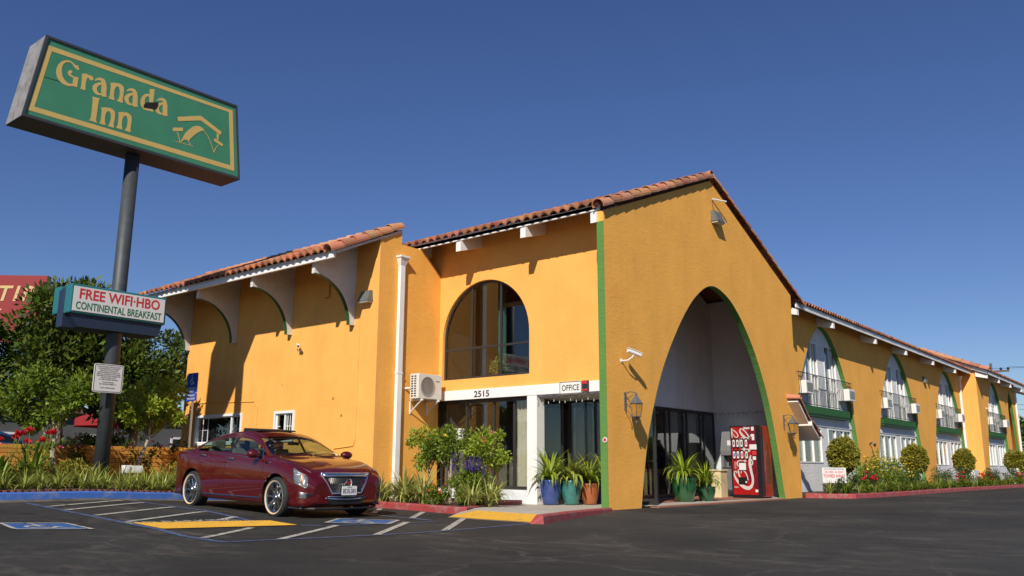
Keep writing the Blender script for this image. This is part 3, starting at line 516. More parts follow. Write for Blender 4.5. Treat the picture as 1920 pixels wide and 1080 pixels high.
# ---------------- tiled roofs
def tiles(name, o, A, S, L, run, parent=BLD, w_=.27, h=.40, m='tile'):
    """interlocking barrel tiles: o eave corner, A unit vector along the eave, S unit vector up the slope"""
    o, A, S = Vector(o), Vector(A).normalized(), Vector(S).normalized(); N_ = A.cross(S); N_ = N_ if N_.z > 0 else -N_
    nc, nr = int(L / w_ + .5), int(run / h + .5); w_ = L / nc; h = run / nr
    prof = [(0, .0), (.08, .040), (.20, .070), (.36, .084), (.52, .070), (.64, .038), (.74, .0), (.87, -.012), (1.0, 0)]; k = len(prof); v = []; f = []
    for r_ in range(nr):
        for c in range(nc):
            jx, jz = rnd.uniform(-.003, .003), rnd.uniform(-.003, .004); b = len(v); base = o + A * (c * w_ + jx) + S * (r_ * h + rnd.uniform(-.008, .008))
            for s_, lift in ((-.02, .030 + jz), (h + .03, .006)):
                for u, z in prof: v.append(base + A * (u * w_) + S * s_ + N_ * (z + lift))
            for u, z in prof: v.append(base + A * (u * w_) - S * .02 + N_ * (z * .86 - .012 + jz))
            f += [(b + i, b + i + 1, b + k + i + 1, b + k + i) for i in range(k - 1)] + [(b + i, b + 2 * k + i, b + 2 * k + i + 1, b + i + 1) for i in range(k - 1)]
    mb = MB().add(v, f); return mb.build(name, MAT[m], parent, smooth=False, fixn=False)
def barrel_row(name, a, b, r=.105, seg=.40, parent=BLD, up=Vector((0, 0, 1)), m='verge_tile', rand_=.01):
    """overlapping half-round tiles laid end to end from a up to b"""
    a, b = Vector(a), Vector(b); D = (b - a); n = max(1, int(D.length / seg + .5)); D /= n; d = D.normalized(); side = d.cross(up).normalized(); nn = side.cross(d)
    mb = MB(); K = 10
    for i in range(n):
        p0 = a + D * i - d * .03; p1 = a + D * (i + 1) + d * .02; j = rnd.uniform(-rand_, rand_); vs = []
        for p, rr, lift in ((p0, r * 1.06, .02 + j), (p1, r * .88, -.004)):
            for t in (rr, rr - .016):
                for k in range(K + 1):
                    q = math.pi * (-.10 + 1.2 * k / K); vs.append(p + side * (math.cos(q) * t) + nn * (math.sin(q) * t + lift))
        k1 = K + 1
        fs = [(k, k + 1, 2 * k1 + k + 1, 2 * k1 + k) for k in range(K)] + [(k1 + k, 3 * k1 + k, 3 * k1 + k + 1, k1 + k + 1) for k in range(K)] + [(k, k1 + k, k1 + k + 1, k + 1) for k in range(K)] + [(2 * k1 + k, 2 * k1 + k + 1, 3 * k1 + k + 1, 3 * k1 + k) for k in range(K)]
        mb.add(vs, fs)
    return mb.build(name, MAT[m], parent, fixn=False)
def slab(name, prof, axis, a, b, m): return MB().prism([prof], axis, a, b).build(name, MAT[m], BLD)
# projecting block roof
sl = .457; e0 = (-2.9, 6.07)
S1 = Vector((0, 1, sl)).normalized()
slab('roof_deck', [(-2.88, 6.04), (-.74, 7.02), (-.74, 6.90), (-1.5, 6.60), (-2.88, 5.98)], 'x', -15.1, -5.90, 'tile_dark')
slab('parapet', [(-.74, 6.5), (-.62, 6.5), (-.62, 7.05), (-.74, 7.1)], 'x', -15.0, -6.06, 'orange_stucco')
RF = tiles('roof', (-15.15, -3.04, 6.025), (1, 0, 0), S1, 9.14, 2.50)
barrel_row('verge_tiles', (-5.93, -3.05, 6.02), (-5.93, -.70, 7.12), .15, .47); barrel_row('ridge_tiles', (-15.1, -.75, 7.10), (-6.0, -.75, 7.12), .10)
m = MB(); m.bbox((-15.1, -2.93, 5.86), (-5.88, -2.86, 6.05), .006); m.build('fascia', MAT['white_paint'], BLD)
m = MB(); m.prism([[(-2.86, 5.97), (-2.86, 6.05), (-.75, 7.01), (-.75, 6.95)]], 'x', -5.90, -5.862); m.build('barge_board', MAT['bracket_white'], BLD)
# office roof: two slopes meeting at the gable
sO = (8.97 - 6.80) / 5.55
slab('roof_deck', [(-.02, 6.76), (5.52, 8.90), (11.95, 6.12), (11.95, 6.02), (5.52, 8.76), (1.1, 7.0), (-.02, 6.68)], 'x', -13.5, -.185, 'tile_dark')
tiles('roof', (-7.05, -.13, 6.77), (1, 0, 0), Vector((0, 1, .392)).normalized(), 7.0, 6.02)
tiles('roof', (0, 12.0, 6.16), (-1, 0, 0), Vector((0, -1, .43)).normalized(), 7.0, 7.0)
barrel_row('verge_tiles', (-.02, -.16, 6.70), (-.02, 5.46, 8.93), .15, .46); barrel_row('verge_tiles', (.02, 12.0, 6.18), (.02, 5.6, 8.93), .12, .42)
barrel_row('ridge_tiles', (0.05, 5.53, 8.96), (-7, 5.53, 8.96), .13, .42)
MB().bbox((-6.6, -.02, 6.65), (-.10, .03, 6.79), .005).build('fascia', MAT['white_paint'], BLD)
for x in (-4.42, -2.28, -.22, -6.3):
    m = MB(); m.prism([[(-.05, 6.36), (-.05, 6.60), (.02, 6.64), (.80, 6.95), (.80, 6.62), (.10, 6.40)]], 'x', x - .10, x + .06); m.build('rafter_tail', MAT['white_paint'], BLD)
# ---------------- the wing: bays with tall arches
def wing_arch(yc, s=1.0): return [((y - 5.48) * .878 * s + yc, z * (6.0 / 5.77)) for y, z in ARCH]
SX_ = -.62
BAYS = [15.45, 24.7, 33.85]
out = [(10.951, 0)]
for yc in BAYS: out += smooth2(wing_arch(yc))
out += [(37.7, 0), (37.7, 6.4), (10.951, 6.4)]
wall('wall', [out], 'x', SX_ - .16, SX_, 'rough_orange_stucco')
for yc in BAYS: arch_band(smooth2(wing_arch(yc)), SX_ - .162, SX_ + .003, 1).build('arch_trim', MAT['green_stucco'], BLD)
Y2, X2 = 37.4, .18
a4 = smooth2(wing_arch(41.9, .93)); a5 = [(46.2, 0), (46.2, 4.6), (46.5, 5.4), (47.0, 5.8), (47.6, 5.2), (48.1, 4.0), (48.5, 2.0), (48.75, 0)]
wall('wall', [[(Y2 + .2, 0)] + a4 + a5 + [(49.1, 0), (49.1, 6.4), (Y2 + .2, 6.4)]], 'x', X2 - .16, X2, 'rough_orange_stucco')
arch_band(a4, X2 - .162, X2 + .003, 1).build('arch_trim', MAT['green_stucco'], BLD); arch_band(a5, X2 - .162, X2 + .003, 1).build('arch_trim', MAT['green_stucco'], BLD)
wall('wall', [[(-.62, 0), (X2, 0), (X2, 6.42), (-.62, 6.7)]], 'y', Y2, Y2 + .198, 'orange_stucco')
def bay(yc, xw, s=1.0):
    """recessed white wall with doors, windows, railing and planter"""
    xi = xw - .16
    W = []   # openings (y0,z0,y1,z1)
    d1 = (yc - 1.45 * s, 3.02, yc - .15 * s, 5.38); d2 = (yc + .55 * s, 3.02, yc + 1.85 * s, 5.38)
    w1 = (yc - 2.85 * s, 1.08, yc - .25 * s, 2.32); w2 = (yc + .45 * s, 1.08, yc + 3.0 * s, 2.32)
    MB().prism([[(yc - 4.2, 0), (yc + 4.2, 0), (yc + 4.2, 6.4), (yc - 4.2, 6.4)]] + [[(a, b), (c, b), (c, d), (a, d)] for a, b, c, d in (d1, d2, w1, w2)], 'x', xi - .12, xi - .002).build('bay_wall', MAT['white_stucco'], BLD)
    for k, (a, b, c, d) in enumerate((d1, d2, w1, w2)):
        m = MB(); t = .05; x0, x1 = xi - .10, xi + .015
        m.box((x0, a, b), (x1, c, b + t)); m.box((x0, a, d - t), (x1, c, d)); m.box((x0, a, b + t), (x1, a + t, d - t)); m.box((x0, c - t, b + t), (x1, c, d - t))
        divs = [(a + c) / 2] if k < 2 else [a + (c - a) * .33, a + (c - a) * .67]
        for q in divs: m.box((x0 + .01, q - t / 2, b + t), (x1 - .004, q + t / 2, d - t))
        if k < 2: m.box((x0 + .012, (a + c) / 2, b + 1.15), (x1 - .03, c - t, b + 1.18)); m.box((x0 + .012, (a + c * 3) / 4 - .012, b + t), (x1 - .035, (a + c * 3) / 4 + .012, d - t))
        f = m.build('window', MAT['white_frame'], BLD)
        MB().box((xi - .06, a + .02, b + .02), (xi - .052, c - .02, d - .02)).build('pane', MAT['window_glass'], f)
        for (p, q_) in ([(.5, 1)] if k < 2 else [(.2, .55), (.75, 1)]): pleats(MB(), 'x', xi - .18, a + (c - a) * p, a + (c - a) * q_, b, d, .1).build('curtain', MAT['curtain_grey'], BLD)
    MB().box((xi - .6, yc - 3.5, .3), (xi - .55, yc + 3.6, 5.9)).build('room', MAT['interior_dark'], BLD)
    MB().bbox((xi, yc - 3.2 * s, 2.36), (xi + .03, yc + 3.3 * s, 2.5)).build('band', MAT['white_stucco'], BLD)
    # railing
    y0, y1 = yc - 2.75 * s, yc + 2.75 * s; xr = xw + .08; m = MB()
    for z in (4.12, 3.06): m.tube([(xi, y0, z), (xr, y0, z), (xr, y1, z), (xi, y1, z)], .014, 6)
    k = int((y1 - y0) / .135)
    for i in range(k + 1): y = y0 + (y1 - y0) * i / k; m.tube([(xr, y, 3.05), (xr, y, 4.12)], .008, 5, False)
    m.build('balcony_railing', MAT['black_metal'], BLD)
    # corrugated green planter box
    m = MB(); n = int((y1 - y0) / .14); vs = []
    for i in range(n * 2 + 1):
        y = y0 + .1 + (y1 - y0 - .4) * i / (2 * n); x = xw + .06 + (.018 if i % 2 else 0)
        vs += [(x, y, 2.76), (x, y, 3.02)]
    m.add(vs, [(2 * i, 2 * i + 2, 2 * i + 3, 2 * i + 1) for i in range(2 * n)])
    m.box((xi, y0 + .1, 2.761), (xw + .055, y1 - .3, 3.015)); m.box((xi, y0 + .12, 2.68), (xw + .04, y1 - .32, 2.755)); m.build('planter_box', MAT['green_paint'], BLD)
for yc in BAYS: bay(yc, SX_, .975)
bay(41.9, X2, .92)
MB().box((-.8, 45.9, 0), (-.7, 49.0, 6.3)).build('bay_wall', MAT['white_stucco'], BLD)
# wing roofs
slab('roof_deck', [(-.03, 6.24), (-6.0, 8.6), (-12.0, 6.24), (-12.0, 6.1), (-6.0, 8.45), (-.62, 6.36), (-.03, 6.12)], 'y', 11.9, 58, 'tile_dark')
tiles('roof', (.03, 11.55, 6.27), (0, 1, 0), Vector((-1, 0, .395)).normalized(), 25.8, 6.4, w_=.25)
MB().bbox((-.06, 11.55, 6.09), (-.01, 37.3, 6.27), .004).build('fascia', MAT['white_paint'], BLD)
slab('roof_deck', [(.77, 6.22), (-6.0, 8.95), (-12, 6.3), (-12, 6.1), (-6.0, 8.8), (.18, 6.38), (.77, 6.1)], 'y', 37.3, 49.6, 'tile_dark')
tiles('roof', (.83, 37.25, 6.25), (0, 1, 0), Vector((-1, 0, .395)).normalized(), 12.4, 7.0, w_=.25)
MB().bbox((.74, 37.25, 6.07), (.79, 49.7, 6.25), .004).build('fascia', MAT['white_paint'], BLD)
barrel_row('verge_tiles', (.90, 37.15, 6.28), (-2.6, 37.15, 7.70), .15, .5)
m = MB(); m.prism([[(.8, 6.07), (.8, 6.25), (-2.6, 7.6), (-2.6, 7.42)]], 'y', 37.2, 37.24); m.build('barge_board', MAT['white_paint'], BLD)
for y in (11.65, 15.1, 20.1, 24.5, 29.2, 33.7): 
    m = MB(); m.prism([[(-.02, 5.84), (-.02, 6.03), (-.615, 6.28), (-.615, 5.98)]], 'y', y - .07, y + .09); m.build('rafter_tail', MAT['white_paint'], BLD)
for y in (37.4, 40.8, 44.4, 48.2):
    m = MB(); m.prism([[(.78, 5.82), (.78, 6.02), (.185, 6.28), (.185, 5.96)]], 'y', y - .07, y + .09); m.build('rafter_tail', MAT['white_paint'], BLD)
m = MB(); m.prism([[(-12, 0), (.17, 0), (.17, 6.3), (-6, 8.4), (-12, 6.1)]], 'y', 49.1, 49.3); m.box((-12.1, 12, 0), (-12, 49.2, 6.15)); m.build('wall', MAT['orange_stucco'], BLD)
MB().box((-7.0, 8.5, 0), (-6.9, 11.9, 6.5)).build('wall', MAT['orange_stucco'], BLD)
# downspouts
def downspout(x, y, z0, z1, w_=.085, ax='x', hop=True):
    m = MB(); m.bbox((x, y - w_, z0), (x + .10, y + w_, z1 - .25), .01)
    if hop:
        a = .10; m.hexa([(x, y - w_, z1 - .25), (x + .10, y - w_, z1 - .25), (x + .10, y + w_, z1 - .25), (x, y + w_, z1 - .25), (x, y - a - .05, z1 - .05), (x + .17, y - a - .05, z1 - .05), (x + .17, y + a + .05, z1 - .05), (x, y + a + .05, z1 - .05)]); m.bbox((x - .0, y - a - .07, z1 - .05), (x + .19, y + a + .07, z1), .006)
    for z in (z0 + .5, (z0 + z1) / 2): m.box((x, y - w_ - .012, z), (x + .106, y + w_ + .012, z + .04))
    return m.build('downspout', MAT['white_paint'], BLD)
downspout(-5.868, -.72, .12, 6.30); downspout(-.618, 37.0, .2, 6.0, .08); downspout(.182, 48.95, .2, 6.0, .09)
# house number and yellow edging of the passage corner
m = MB(); text_mesh(m, '2515', .155, (-4.27, .730, 2.73), (1, 0, 0), (0, 0, 1), width=.52, bold=.02); m.build('house_number', MAT['black_text'], BLD)
# small tiled hoods stepping down past the gable corner
for k, (y0, z0, y1, z1, x1, xa) in enumerate(((10.25, 2.90, 11.02, 2.26, .32, .002), (11.06, 2.20, 11.75, 1.76, .40, -.61))):
    S = Vector((0, y1 - y0, z1 - z0)).normalized(); N_ = Vector((0, -S.z, S.y)); m = MB()
    m.add([(xa, y0, z0), (x1, y0, z0), (x1, y1, z1), (xa, y1, z1)] + [(x, y + N_.y * .09, z + N_.z * .09) for x, y, z in ((xa, y0, z0), (x1, y0, z0), (x1, y1, z1), (xa, y1, z1))], [(3, 2, 1, 0), (4, 5, 6, 7), (0, 1, 5, 4), (1, 2, 6, 5), (2, 3, 7, 6), (3, 0, 4, 7)])
    h = m.build('hood', MAT['white_paint'], BLD)
    tt = tiles('hood_tiles', (x1 - .02, y1 + .0, z1 + .10), (-1, 0, 0), -S, x1 - xa - .03, (Vector((0, y1 - y0, z1 - z0))).length, parent=h, w_=.2, h=.35)
    if k == 0: barrel_row('hood_ridge', (0.01, y0 + .02, z0 + .12), (x1 + .08, y0 + .02, z0 + .12), .10, .5, parent=h)
    barrel_row('hood_verge', (x1 + .02, y1, z1 + .08), (x1 + .02, y0 + .03, z0 + .09), .075, .36, parent=h)
MB().bbox((0.002, 11.03, 2.20), (.42, 11.08, 2.36)).build('hood_fascia', MAT['white_paint'], BLD)
# ------------------------------------------------------------------ pole sign with two boxes
mat('sign_green', (.055, .235, .130), .45, var=(1.5, .08), bump=[(4, .003, 3)]); mat('sign_tan', (.62, .43, .135), .5, var=(4, .05)); mat('sign_side', (.24, .235, .23), .6, var=(3, .2), noisecol=(5, (.15, .13, .12), .5, .7))
mat('sign_frame', (.045, .048, .055), .5); mat('sign_teal', (.022, .15, .165), .45); mat('sign_white', (.68, .66, .64), .45); mat('pole_paint', (.045, .053, .060), .55, var=(6, .2), bump=[(30, .002, 3)])
mat('sign_navy', (.015, .03, .06), .5)
XS = -9.05
PS = thing('pole_sign', 'tall roadside pole sign with a green motel board above a small white letter board', 'sign', (-9.45, -6.36, .45))
def pp(o, name, m, parent=PS): pass
def wbuild(mb, name, m, parent, **k):
    """build with world coordinates under an offset thing"""
    o = mb.build(name, MAT[m] if isinstance(m, str) else [MAT[q] for q in m], parent, **k)
    root = parent
    while root.parent: root = root.parent
    o.matrix_parent_inverse = Matrix.Translation(-root.location) if parent is root else Matrix.Identity(4)
    return o
wbuild(MB().tube([(-9.45, -6.36, .2), (-9.45, -6.36, 8.4)], .165, 20), 'pole', 'pole_paint', PS, smooth=True)
O_ = [(-3.58, 10.38), (-3.32, 8.37), (-9.02, 8.37), (-8.70, 10.38)]
O_ = SIGN['outer']; yb0, yb1 = O_[3][0], O_[2][0]; zb_ = (O_[2][1] + O_[3][1]) / 2; zt_ = (O_[0][1] + O_[1][1]) / 2
O_ = [(O_[0][0], zt_), (O_[1][0], zt_), (yb1, zb_), (yb0, zb_)]
box_ = wbuild(MB().prism([O_], 'x', XS - .86, XS - .03), 'sign_box', 'sign_side', PS)
def inset(P, d):
    c = (sum(p[0] for p in P) / 4, sum(p[1] for p in P) / 4); return [(p[0] - math.copysign(d, p[0] - c[0]), p[1] - math.copysign(d, p[1] - c[1])) for p in P]
wbuild(MB().prism([O_, inset(O_, .055)], 'x', XS - .03, XS + .03), 'sign_frame', 'sign_frame', PS)
m = MB(); m.prism([[(yb0 + .0, zb_ - .012), (yb1, zb_ - .012), (yb1, zb_ - .002), (yb0, zb_ - .002)]], 'x', XS - .86, XS + .03); wbuild(m, 'underside', 'sign_frame', PS)
wbuild(MB().prism([inset(O_, .05)], 'x', XS - .02, XS), 'sign_panel', 'sign_green', PS)
m = MB()
def flat(m, loops, x): m.prism(loops, 'x', x - .002, x, cap0=False, cap1=True, sides=True)
flat(m, [SIGN['bo'], SIGN['bi']], XS + .005)
for k in ('roof', 'c1', 'c2', 'leg', 'blk', 'thin', 'band', 'arc', 'gl', 'G', 'r', 'n1', 'n2', 'n3', 'I'): flat(m, [SIGN[k]], XS + .005 + .0004 * (len(k)))
for k in ('a1', 'a2', 'a3', 'd'): flat(m, [SIGN[k], SIGN[k + 'h']], XS + .005)
wbuild(m, 'lettering', 'sign_tan', PS)
m = MB(); flat(m, [SIGN['hole']], XS + .009); flat(m, [SIGN['seam']], XS + .004); wbuild(m, 'hole', 'dark_hole', PS)
# small letter board
ys0, ys1, zs0, zs1 = -7.61, -5.355, 4.19, 4.853
m = MB(); m.bbox((XS - .30, ys0, zs0), (XS + .0, ys1, zs1), .03); m.bbox((XS - .88, ys0, zs0 + .03), (XS - .55, ys1, zs1 - .0), .03); wbuild(m, 'letter_board', 'sign_teal', PS)
m = MB(); m.bbox((XS - .56, ys0 - .02, zs0 - .30), (XS - .29, ys1 - .1, zs1 - .10), .02); m.prism([[(ys0 + .04, zs0 + .02), (ys1 - .05, zs0 + .02), (ys1 - .12, zs0 - .28), (ys0 + .25, zs0 - .28)]], 'x', XS - .80, XS - .06); wbuild(m, 'letter_board_base', 'sign_navy', PS)
wbuild(MB().box((XS, ys0 + .06, zs0 + .055), (XS + .012, ys1 - .06, zs1 - .055)), 'letter_panel', 'sign_white', PS)
m = MB(); yc = (ys0 + ys1) / 2; text_mesh(m, 'FREE WIFI\u00b7HBO', .225, (XS + .016, yc, zs0 + .455), (0, 1, 0), (0, 0, 1), width=1.88, bold=.02); wbuild(m, 'lettering', 'red_text', PS)
m = MB(); text_mesh(m, 'CONTINENTAL BREAKFAST', .165, (XS + .016, yc, zs0 + .185), (0, 1, 0), (0, 0, 1), width=2.0, bold=.018); wbuild(m, 'lettering', 'green_text', PS)
# white notice plate strapped to the pole
NP = thing('notice_plate', 'white rounded parking notice plate fixed to the sign pole', 'sign', (-9.1, -6.56, 2.82))
def rrect(y0, z0, y1, z1, r, n=4):
    out = []
    for cx, cz, a in ((y1 - r, z1 - r, 0), (y0 + r, z1 - r, 90), (y0 + r, z0 + r, 180), (y1 - r, z0 + r, 270)): out += [(cx + r * math.cos(R(a + 90 * i / n)), cz + r * math.sin(R(a + 90 * i / n))) for i in range(n + 1)]
    return out
wbuild(MB().prism([rrect(-6.90, 2.50, -6.23, 3.14, .05)], 'x', -9.12, -9.10), 'plate', 'sign_white', NP)
m = MB(); m.prism([rrect(-6.885, 2.515, -6.245, 3.125, .045), rrect(-6.873, 2.527, -6.257, 3.113, .04)], 'x', -9.10, -9.0985)
for i, (t, w_) in enumerate((('UNAUTHORIZED VEHICLES PARKED', .53), ('IN DESIGNATED ACCESSIBLE', .46), ('SPACES NOT DISPLAYING', .40), ('DISTINGUISHING PLACARDS OR', .50), ('SPECIAL LICENSE PLATES ISSUED', .54), ('FOR PERSONS WITH DISABILITIES', .54), ('WILL BE TOWED AWAY', .35), ("AT THE OWNER'S EXPENSE", .43), ('TOWED VEHICLES', .26), ('MAY BE RECLAIMED AT', .38), ('', .3), ('OR BY TELEPHONING', .33))):
    if t: text_mesh(m, t, .026, (-9.0975, -6.565, 3.075 - i * .041 - (.02 if i > 7 else 0)), (0, 1, 0), (0, 0, 1), width=w_, bold=.01)
wbuild(m, 'lettering', 'black_text', NP)
# blue accessible parking sign on its post
mat('sign_blue', (.02, .07, .36), .4)
BS = thing('parking_sign', 'blue accessible parking sign on a thin metal post beside the building corner', 'sign', (-12.3, -2.62, .9))
wbuild(MB().box((-12.335, -2.60, .6), (-12.285, -2.56, 3.5)), 'post', 'galvanised', BS)
def bsq(u0, z0, u1, z1, yy, r=.03):
    return MB().prism([rrect(u0, z0, u1, z1, r)], 'y', yy, yy + .012)
wbuild(bsq(-12.62, 3.0, -12.02, 3.49, -2.63), 'plate', 'sign_blue', BS) if False else None
m = MB(); m.prism([rrect(-12.60, 2.93, -12.06, 3.50, .04)], 'y', -2.625, -2.61); m.prism([rrect(-12.60, 2.70, -12.06, 2.92, .03)], 'y', -2.625, -2.61); wbuild(m, 'plate', 'sign_blue', BS)
m = MB()
for pts, w_ in wheelchair(): ribbon_faces(m, [(p[0], p[1]) for p in pts], w_, lambda u, v: (-12.50 + u * .34, -2.628, 3.12 + v * .36))
text_mesh(m, 'PARKING', .065, (-12.33, -2.628, 3.06), (1, 0, 0), (0, 0, 1), width=.42, bold=.02); text_mesh(m, 'ONLY', .055, (-12.33, -2.628, 2.975), (1, 0, 0), (0, 0, 1), width=.22, bold=.02)
text_mesh(m, 'MINIMUM', .05, (-12.33, -2.628, 2.86), (1, 0, 0), (0, 0, 1), width=.36, bold=.01); text_mesh(m, 'FINE $250', .05, (-12.33, -2.628, 2.77), (1, 0, 0), (0, 0, 1), width=.40, bold=.01)
wbuild(m, 'lettering', 'sign_white', BS)
# office sign, small box beside it
OS = thing('office_sign', 'white OFFICE sign with black border hung on the white beam', 'sign', (-1.47, .72, 2.72))
wbuild(MB().prism([rrect(-1.79, 2.58, -1.15, 2.875, .03)], 'y', .712, .734), 'plate', 'plastic_white', OS)
m = MB(); m.prism([rrect(-1.785, 2.585, -1.155, 2.87, .028), rrect(-1.770, 2.60, -1.17, 2.855, .024)], 'y', .710, .7115)
text_mesh(m, 'OFFICE', .135, (-1.47, .7095, 2.727), (1, 0, 0), (0, 0, 1), width=.50, bold=.012); wbuild(m, 'lettering', 'black_text', OS)
NB = thing('alarm_box', 'small dark red and black box on the beam right of the OFFICE sign', 'box', (-1.03, .72, 2.74))
m = MB(); m.bbox((-1.13, .68, 2.62), (-.95, .734, 2.87), .008); wbuild(m, 'case', 'dark_frame', NB); wbuild(MB().box((-1.11, .672, 2.79), (-.97, .6795, 2.86)), 'red_band', 'red_text', NB); wbuild(MB().box((-1.11, .672, 2.63), (-.97, .6795, 2.67)), 'red_band', 'red_text', NB)
# round red reflector on the green edge
RR = MB(); RR.lathe([(0, 0), (.055, 0), (.055, .02), (0, .02)], (0, 0, 0), 16, 'y'); o = RR.build('reflector', MAT['white_paint']); o.location = (-.055, -.03, 1.47); tag(o, 'round red reflector with pale rim on the green edge of the gable wall', 'reflector')
rr = MB().lathe([(0, -.004), (.037, -.003), (.04, .0)], (0, 0, 0), 16, 'y').build('lens', MAT['red_text'], o)
# ------------------------------------------------------------------ lights, lanterns, cameras
mat('lamp_grey', (.12, .13, .12), .55, var=(15, .2)); mat('frosted', (.55, .55, .5), .3); mat('amber_glass', (.42, .20, .025), .35, var=(12, .2)); mat('iron_grey', (.13, .13, .125), .6, metal=.3, var=(20, .3))
def wall_pack(loc, rz, label, size=1.0):
    t = thing('wall_light', label, 'wall light', loc, rz); s = size    # mounted on a wall facing local -y
    m = MB(); m.hexa([tuple(s * q for q in p) for p in ((-.2, 0, -.13), (-.2, -.20, -.13), (.2, -.20, -.13), (.2, 0, -.13), (-.17, 0, .15), (-.17, -.08, .15), (.17, -.08, .15), (.17, 0, .15))]); m.build('housing', MAT['lamp_grey'], t)
    m = MB(); m.hexa([tuple(s * q for q in p) for p in ((-.17, -.01, -.17), (-.17, -.17, -.17), (.17, -.17, -.17), (.17, -.01, -.17), (-.18, -.01, -.131), (-.18, -.19, -.131), (.18, -.19, -.131), (.18, -.01, -.131))]); m.build('lens', MAT['frosted'], t); return t
w1 = wall_pack((0, 5.70, 7.78), R(90), 'grey wedge wall light below the gable peak', 1.15)
MB().tube([(-.1, -.02, .52), (.30, -.25, .50)], .022, 6).build('conduit', MAT['plastic_white'], w1); MB().tube([(-.1, 0, .52), (-.02, -.01, .16)], .008, 5).build('cable', MAT['black_metal'], w1)
w2 = wall_pack((-6.28, -1.44, 5.16), 0, 'grey wedge wall light at the end of the projecting block', 1.0)
def lantern(loc, label):
    """hexagonal coach lantern on a scrolled bracket; wall faces local +x"""
    t = thing('wall_lantern', label, 'lantern', loc, 0, 'coach lanterns beside the arch')
    m = MB(); m.box((0, -.03, -.02), (.03, .03, .36)); m.tube([(.03, 0, .33), (.16, 0, .37), (.30, 0, .33)], .013, 6); m.tube([(.03, 0, -.0)] + [(.03 + .13 * math.sin(R(a)) * .9, 0, -.06 - .10 * (1 - math.cos(R(a)))) for a in range(0, 140, 20)], .010, 6); m.tube([(.03, 0, .16), (.12, 0, .24), (.24, 0, .30)], .008, 6)
    m.build('wall_bracket', MAT['iron_grey'], t)
    c = (.30, 0, 0); m = MB(); m.lathe([(.02, .34), (.035, .30), (.05, .25), (.10, .19), (.165, .11), (.17, .095), (.0, .095)], c, 6); m.lathe([(0, -.235), (.05, -.22), (.10, -.20), (.105, -.18), (0, -.18)], c, 6); m.lathe([(0, -.36), (.018, -.34), (.03, -.31), (.012, -.28), (.05, -.24), (.0, -.235)], c, 8)
    for k in range(6):
        a = math.pi / 3 * k; m.tube([(c[0] + .155 * math.cos(a), .155 * math.sin(a), .10), (c[0] + .10 * math.cos(a), .10 * math.sin(a), -.19)], .011, 5)
    m.build('lantern_cage', MAT['iron_grey'], t)
    MB().lathe([(.143, .094), (.09, -.185)], c, 6).build('lantern_glass', MAT['amber_glass'], t); return t
lantern((0, .72, 2.18), 'old metal coach lantern on the wall left of the tall arch'); lantern((0, 9.80, 2.12), 'old metal coach lantern right of the tall arch, below the tiled hood')
def camera_(loc, rz, label, s=1.0, up=.12):
    t = thing('security_camera', label, 'security camera', loc, rz)   # wall behind local -x.. arm goes +x
    m = MB(); m.lathe([(0, 0), (.045, 0), (.045, .02), (0, .02)], (0, 0, 0), 12, 'x'); m.tube([(.02, 0, 0), (.14 * s, .02, .0), (.22 * s, .07, up * .6), (.24 * s, .09, up)], .016, 7); m.build('bracket', MAT['plastic_white'], t)
    m = MB(); d = Vector((.45, .85, -.28)).normalized(); c = Vector((.24 * s, .10, up + .05)); m.tube([c - d * .14 * s, c + d * .16 * s], .042 * s, 12); m.obox(c + d * .03 + Vector((0, 0, .045 * s)), d * .17 * s, d.cross(Vector((0, 0, 1))).normalized() * .045 * s, Vector((0, 0, .006))); m.build('camera_body', MAT['plastic_white'], t, smooth=False)
    m = MB(); m.tube([c + d * .155 * s, c + d * .165 * s], .034 * s, 12); m.build('lens', MAT['dark_hole'], t); return t
camera_((0, .62, 3.24), 0, 'white security camera on the gable wall left of the arch', 1.15)
camera_((-8.98, -1.44, 3.98), R(-90), 'white security camera on the projecting block wall', .75, .08)
camera_((X2, 39.3, 4.3), 0, 'tiny white security camera on the far wing wall', 1.0)
for p, l in (((0, 21.1, 1.9), 'small dark fixture on the wing wall between first and second arch'),):
    t = thing('wall_spotlight', l, 'spotlight', (SX_, 20.1, 1.85)); MB().tube([(0, 0, 0), (.12, 0, .08), (.2, 0, .0)], .03, 8).build('arm', MAT['dark_frame'], t); MB().lathe([(.03, 0), (.07, .12), (.0, .12)], (.2, 0, -.1), 10).build('head', MAT['dark_frame'], t)
t = wall_pack((SX_, 29.4, 5.2), R(90), 'dark wall light between second and third arch under the eave', .9)
# ------------------------------------------------------------------ air conditioners
AC = thing('air_conditioner', 'beige outdoor air conditioner with round fan grille bracketed to the return wall', 'air conditioner', (-5.87, .06, 2.56))
m = MB(); m.bbox((.10, -.42, .04), (.42, .43, .68), .012); m.build('casing', MAT['beige_metal'], AC)
m = MB(); m.prism([arcpts(-.10, .36, .235, 0, 360, 28)[:-1]], 'x', .4205, .4225); m.build('fan_opening', MAT['dark_frame'], AC)
m = MB()
for i in range(-5, 6):
    y = i * .042; hh = math.sqrt(max(0, .235 ** 2 - y * y)); m.box((.424, -.10 + y - .009, .36 - hh), (.43, -.10 + y + .009, .36 + hh))
m.prism([arcpts(-.10, .36, .255, 0, 360, 28)[:-1], arcpts(-.10, .36, .232, 0, 360, 28)[:-1]], 'x', .4205, .434); m.build('fan_grille', MAT['galvanised'], AC)
m = MB()
for i in range(9):
    for j in range(2): m.box((.15 + j * .11, -.424, .09 + i * .063), (.22 + j * .11, -.4195, .125 + i * .063))
m.box((.4205, .20, .50), (.423, .34, .52)); m.build('side_vents', MAT['dark_frame'], AC)
m = MB()
for y in (-.30, .30): m.box((0, y - .02, -.01), (.46, y + .02, .035)); m.tube([(.0, y, -.30), (.42, y, 0)], .016, 6); m.box((0, y - .02, -.34), (.02, y + .02, .03))
